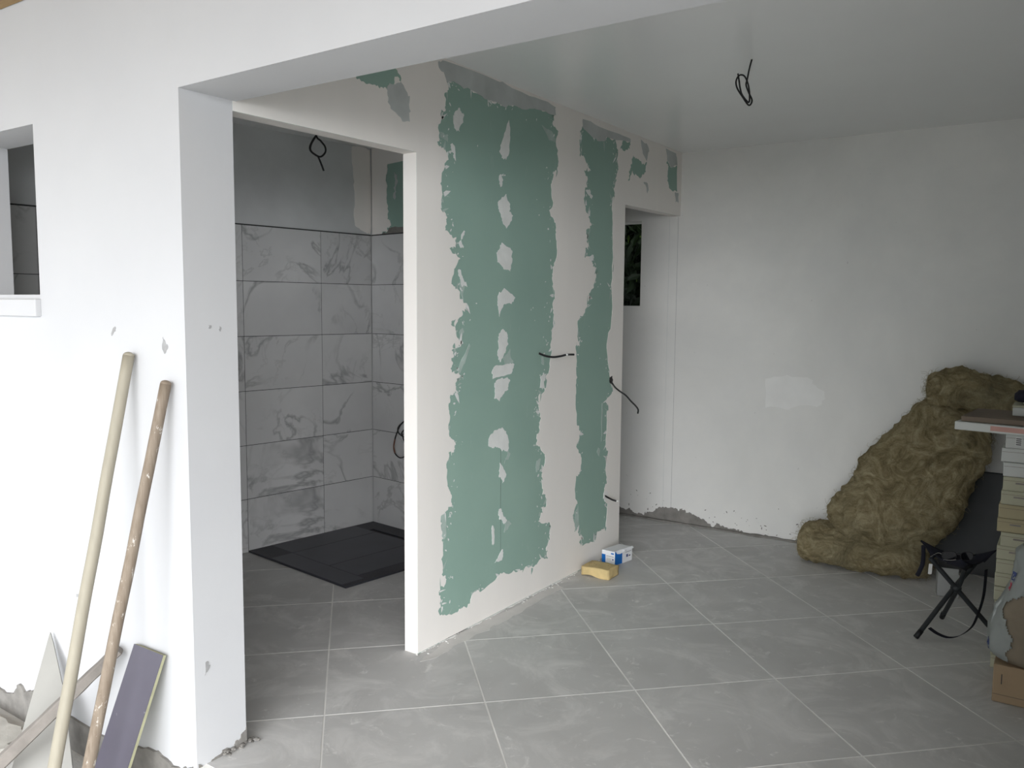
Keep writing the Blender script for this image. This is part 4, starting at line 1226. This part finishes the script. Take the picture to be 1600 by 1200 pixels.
for k in range(17):
    z0, z1 = bounds[k], bounds[k+1]-0.0012
    x0 = XL[k]; y0 = 2.20 + rnd.uniform(-.006, .006)
    t = empty('tile_carton', (x0+0.2, y0+0.15, z0))
    cb_ = part('carton_body', bevel(box((x0, y0, z0), (x0+0.46, y0+0.33, z1)), 0.0025, 1), mats_[k], t)
    subpart('lid_seam', box((x0+0.002, y0-0.0006, z1-0.016), (x0+0.458, y0-0.0001, z1-0.0148)), 'carton_brown', cb_)
    if k >= 16:
        subpart('printed_label', box((x0+0.035, y0-0.0008, z0+0.012), (x0+0.058, y0-0.0002, z1-0.010)), 'tag_white', cb_)
        for q in range(4):
            subpart('printed_line', box((x0+0.037, y0-0.0012, z0+0.015+q*0.008), (x0+0.056, y0-0.0009, z0+0.019+q*0.008)), 'print_dark', cb_)
        subpart('printed_mark', box((x0+0.066, y0-0.0012, z0+0.018), (x0+0.085, y0-0.0009, z1-0.016)), 'print_dark', cb_)
    elif k in (8, 9, 10, 12, 13):
        subpart('printed_line', box((x0+0.045, y0-0.0012, z1-0.028), (x0+0.085, y0-0.0009, z1-0.021)), 'weathered_wood', cb_)
    i_ = 16-k
    tag(t, f'{cn[mats_[k]]} flat tile carton, {names[i_]} from the top of the stack' if i_ else 'white flat tile carton with printed label, topmost of the stack', 'carton', 'tile cartons stacked at the right')
ZT = bounds[17] + 0.0005

# open printed carton and brown board on top
def rot_slab(cx_, cy_, hx_, hy_, z0, z1, ang, taper=0.0):
    a = Vector((math.cos(ang), math.sin(ang), 0)); b = Vector((-math.sin(ang), math.cos(ang), 0)); c = Vector((cx_, cy_, 0))
    q = [c - a*hx_ - b*(hy_-taper), c + a*hx_ - b*hy_, c + a*hx_ + b*hy_, c - a*hx_ + b*(hy_-taper)]
    bm = bmesh.new()
    lo = [bm.verts.new(p + Vector((0, 0, z0))) for p in q]; hi = [bm.verts.new(p + Vector((0, 0, z1))) for p in q]
    bm.faces.new(lo); bm.faces.new(hi)
    for k in range(4): bm.faces.new((lo[k], lo[(k+1) % 4], hi[(k+1) % 4], hi[k]))
    return bm, q
t = empty('printed_carton', (2.2, 2.3, ZT))
ang = math.radians(-9)
bm, q = rot_slab(2.25, 2.32, 0.345, 0.20, ZT+0.001, ZT+0.036, ang, 0.03)
part('carton_body', bevel(bm, 0.003, 1), 'carton_white', t)
fa = q[0].lerp(q[1], 0.20); fb_ = q[0].lerp(q[1], 0.95); nf = Vector((math.sin(ang), -math.cos(ang), 0)); 
nf = Vector(((q[1]-q[0]).y, -(q[1]-q[0]).x, 0)).normalized()
bm = bmesh.new()
prism(bm, [[(0, ZT+0.010), (1, ZT+0.010), (1, ZT+0.030), (0, ZT+0.030)]], lambda a, b: fa.lerp(fb_, a) + nf*0.0008 + Vector((0, 0, b)), -nf*0.0007)
part('printed_band', bm, 'print_pink', t)
tag(t, 'flat white carton with pink band jutting out over the carton stack', 'carton')
t = empty('brown_board', (2.25, 2.36, ZT+0.04))
bm, q = rot_slab(2.27, 2.36, 0.35, 0.20, ZT+0.0375, ZT+0.060, math.radians(-5), 0.02)
part('board_sheet', bevel(bm, 0.002, 1), 'carton_brown', t)
tag(t, 'brown cardboard tray lying on the white and pink carton', 'board')
t = empty('white_box', (2.2, 2.4, ZT+0.062))
part('box_body', bevel(box((2.085, 2.33, ZT+0.0615), (2.30, 2.50, ZT+0.098)), 0.003, 1), 'carton_white', t)
part('box_lid', bevel(box((2.083, 2.328, ZT+0.0985), (2.302, 2.502, ZT+0.106)), 0.002, 1), 'carton_cream', t)
tag(t, 'small white box on top of the brown cardboard tray', 'box')
t = empty('black_bag', (2.2, 2.5, ZT+0.108))
secs = [((2.085, 2.43, ZT+0.135), Vector((0, .03, 0)), Vector((0, 0, .015))), ((2.10, 2.43, ZT+0.138), Vector((0, .05, 0)), Vector((0, 0, .027))), ((2.17, 2.43, ZT+0.143), Vector((0, .055, 0)), Vector((0, 0, .033))), ((2.24, 2.43, ZT+0.138), Vector((0, .04, 0)), Vector((0, 0, .025)))]
bm = lumpy(secs, 24, 5, 0.004, 2.2, 0.8)
part('bag_body', bm, 'stool_fabric', t, True)
tag(t, 'black soft bundle at the very top of the carton stack', 'bag')
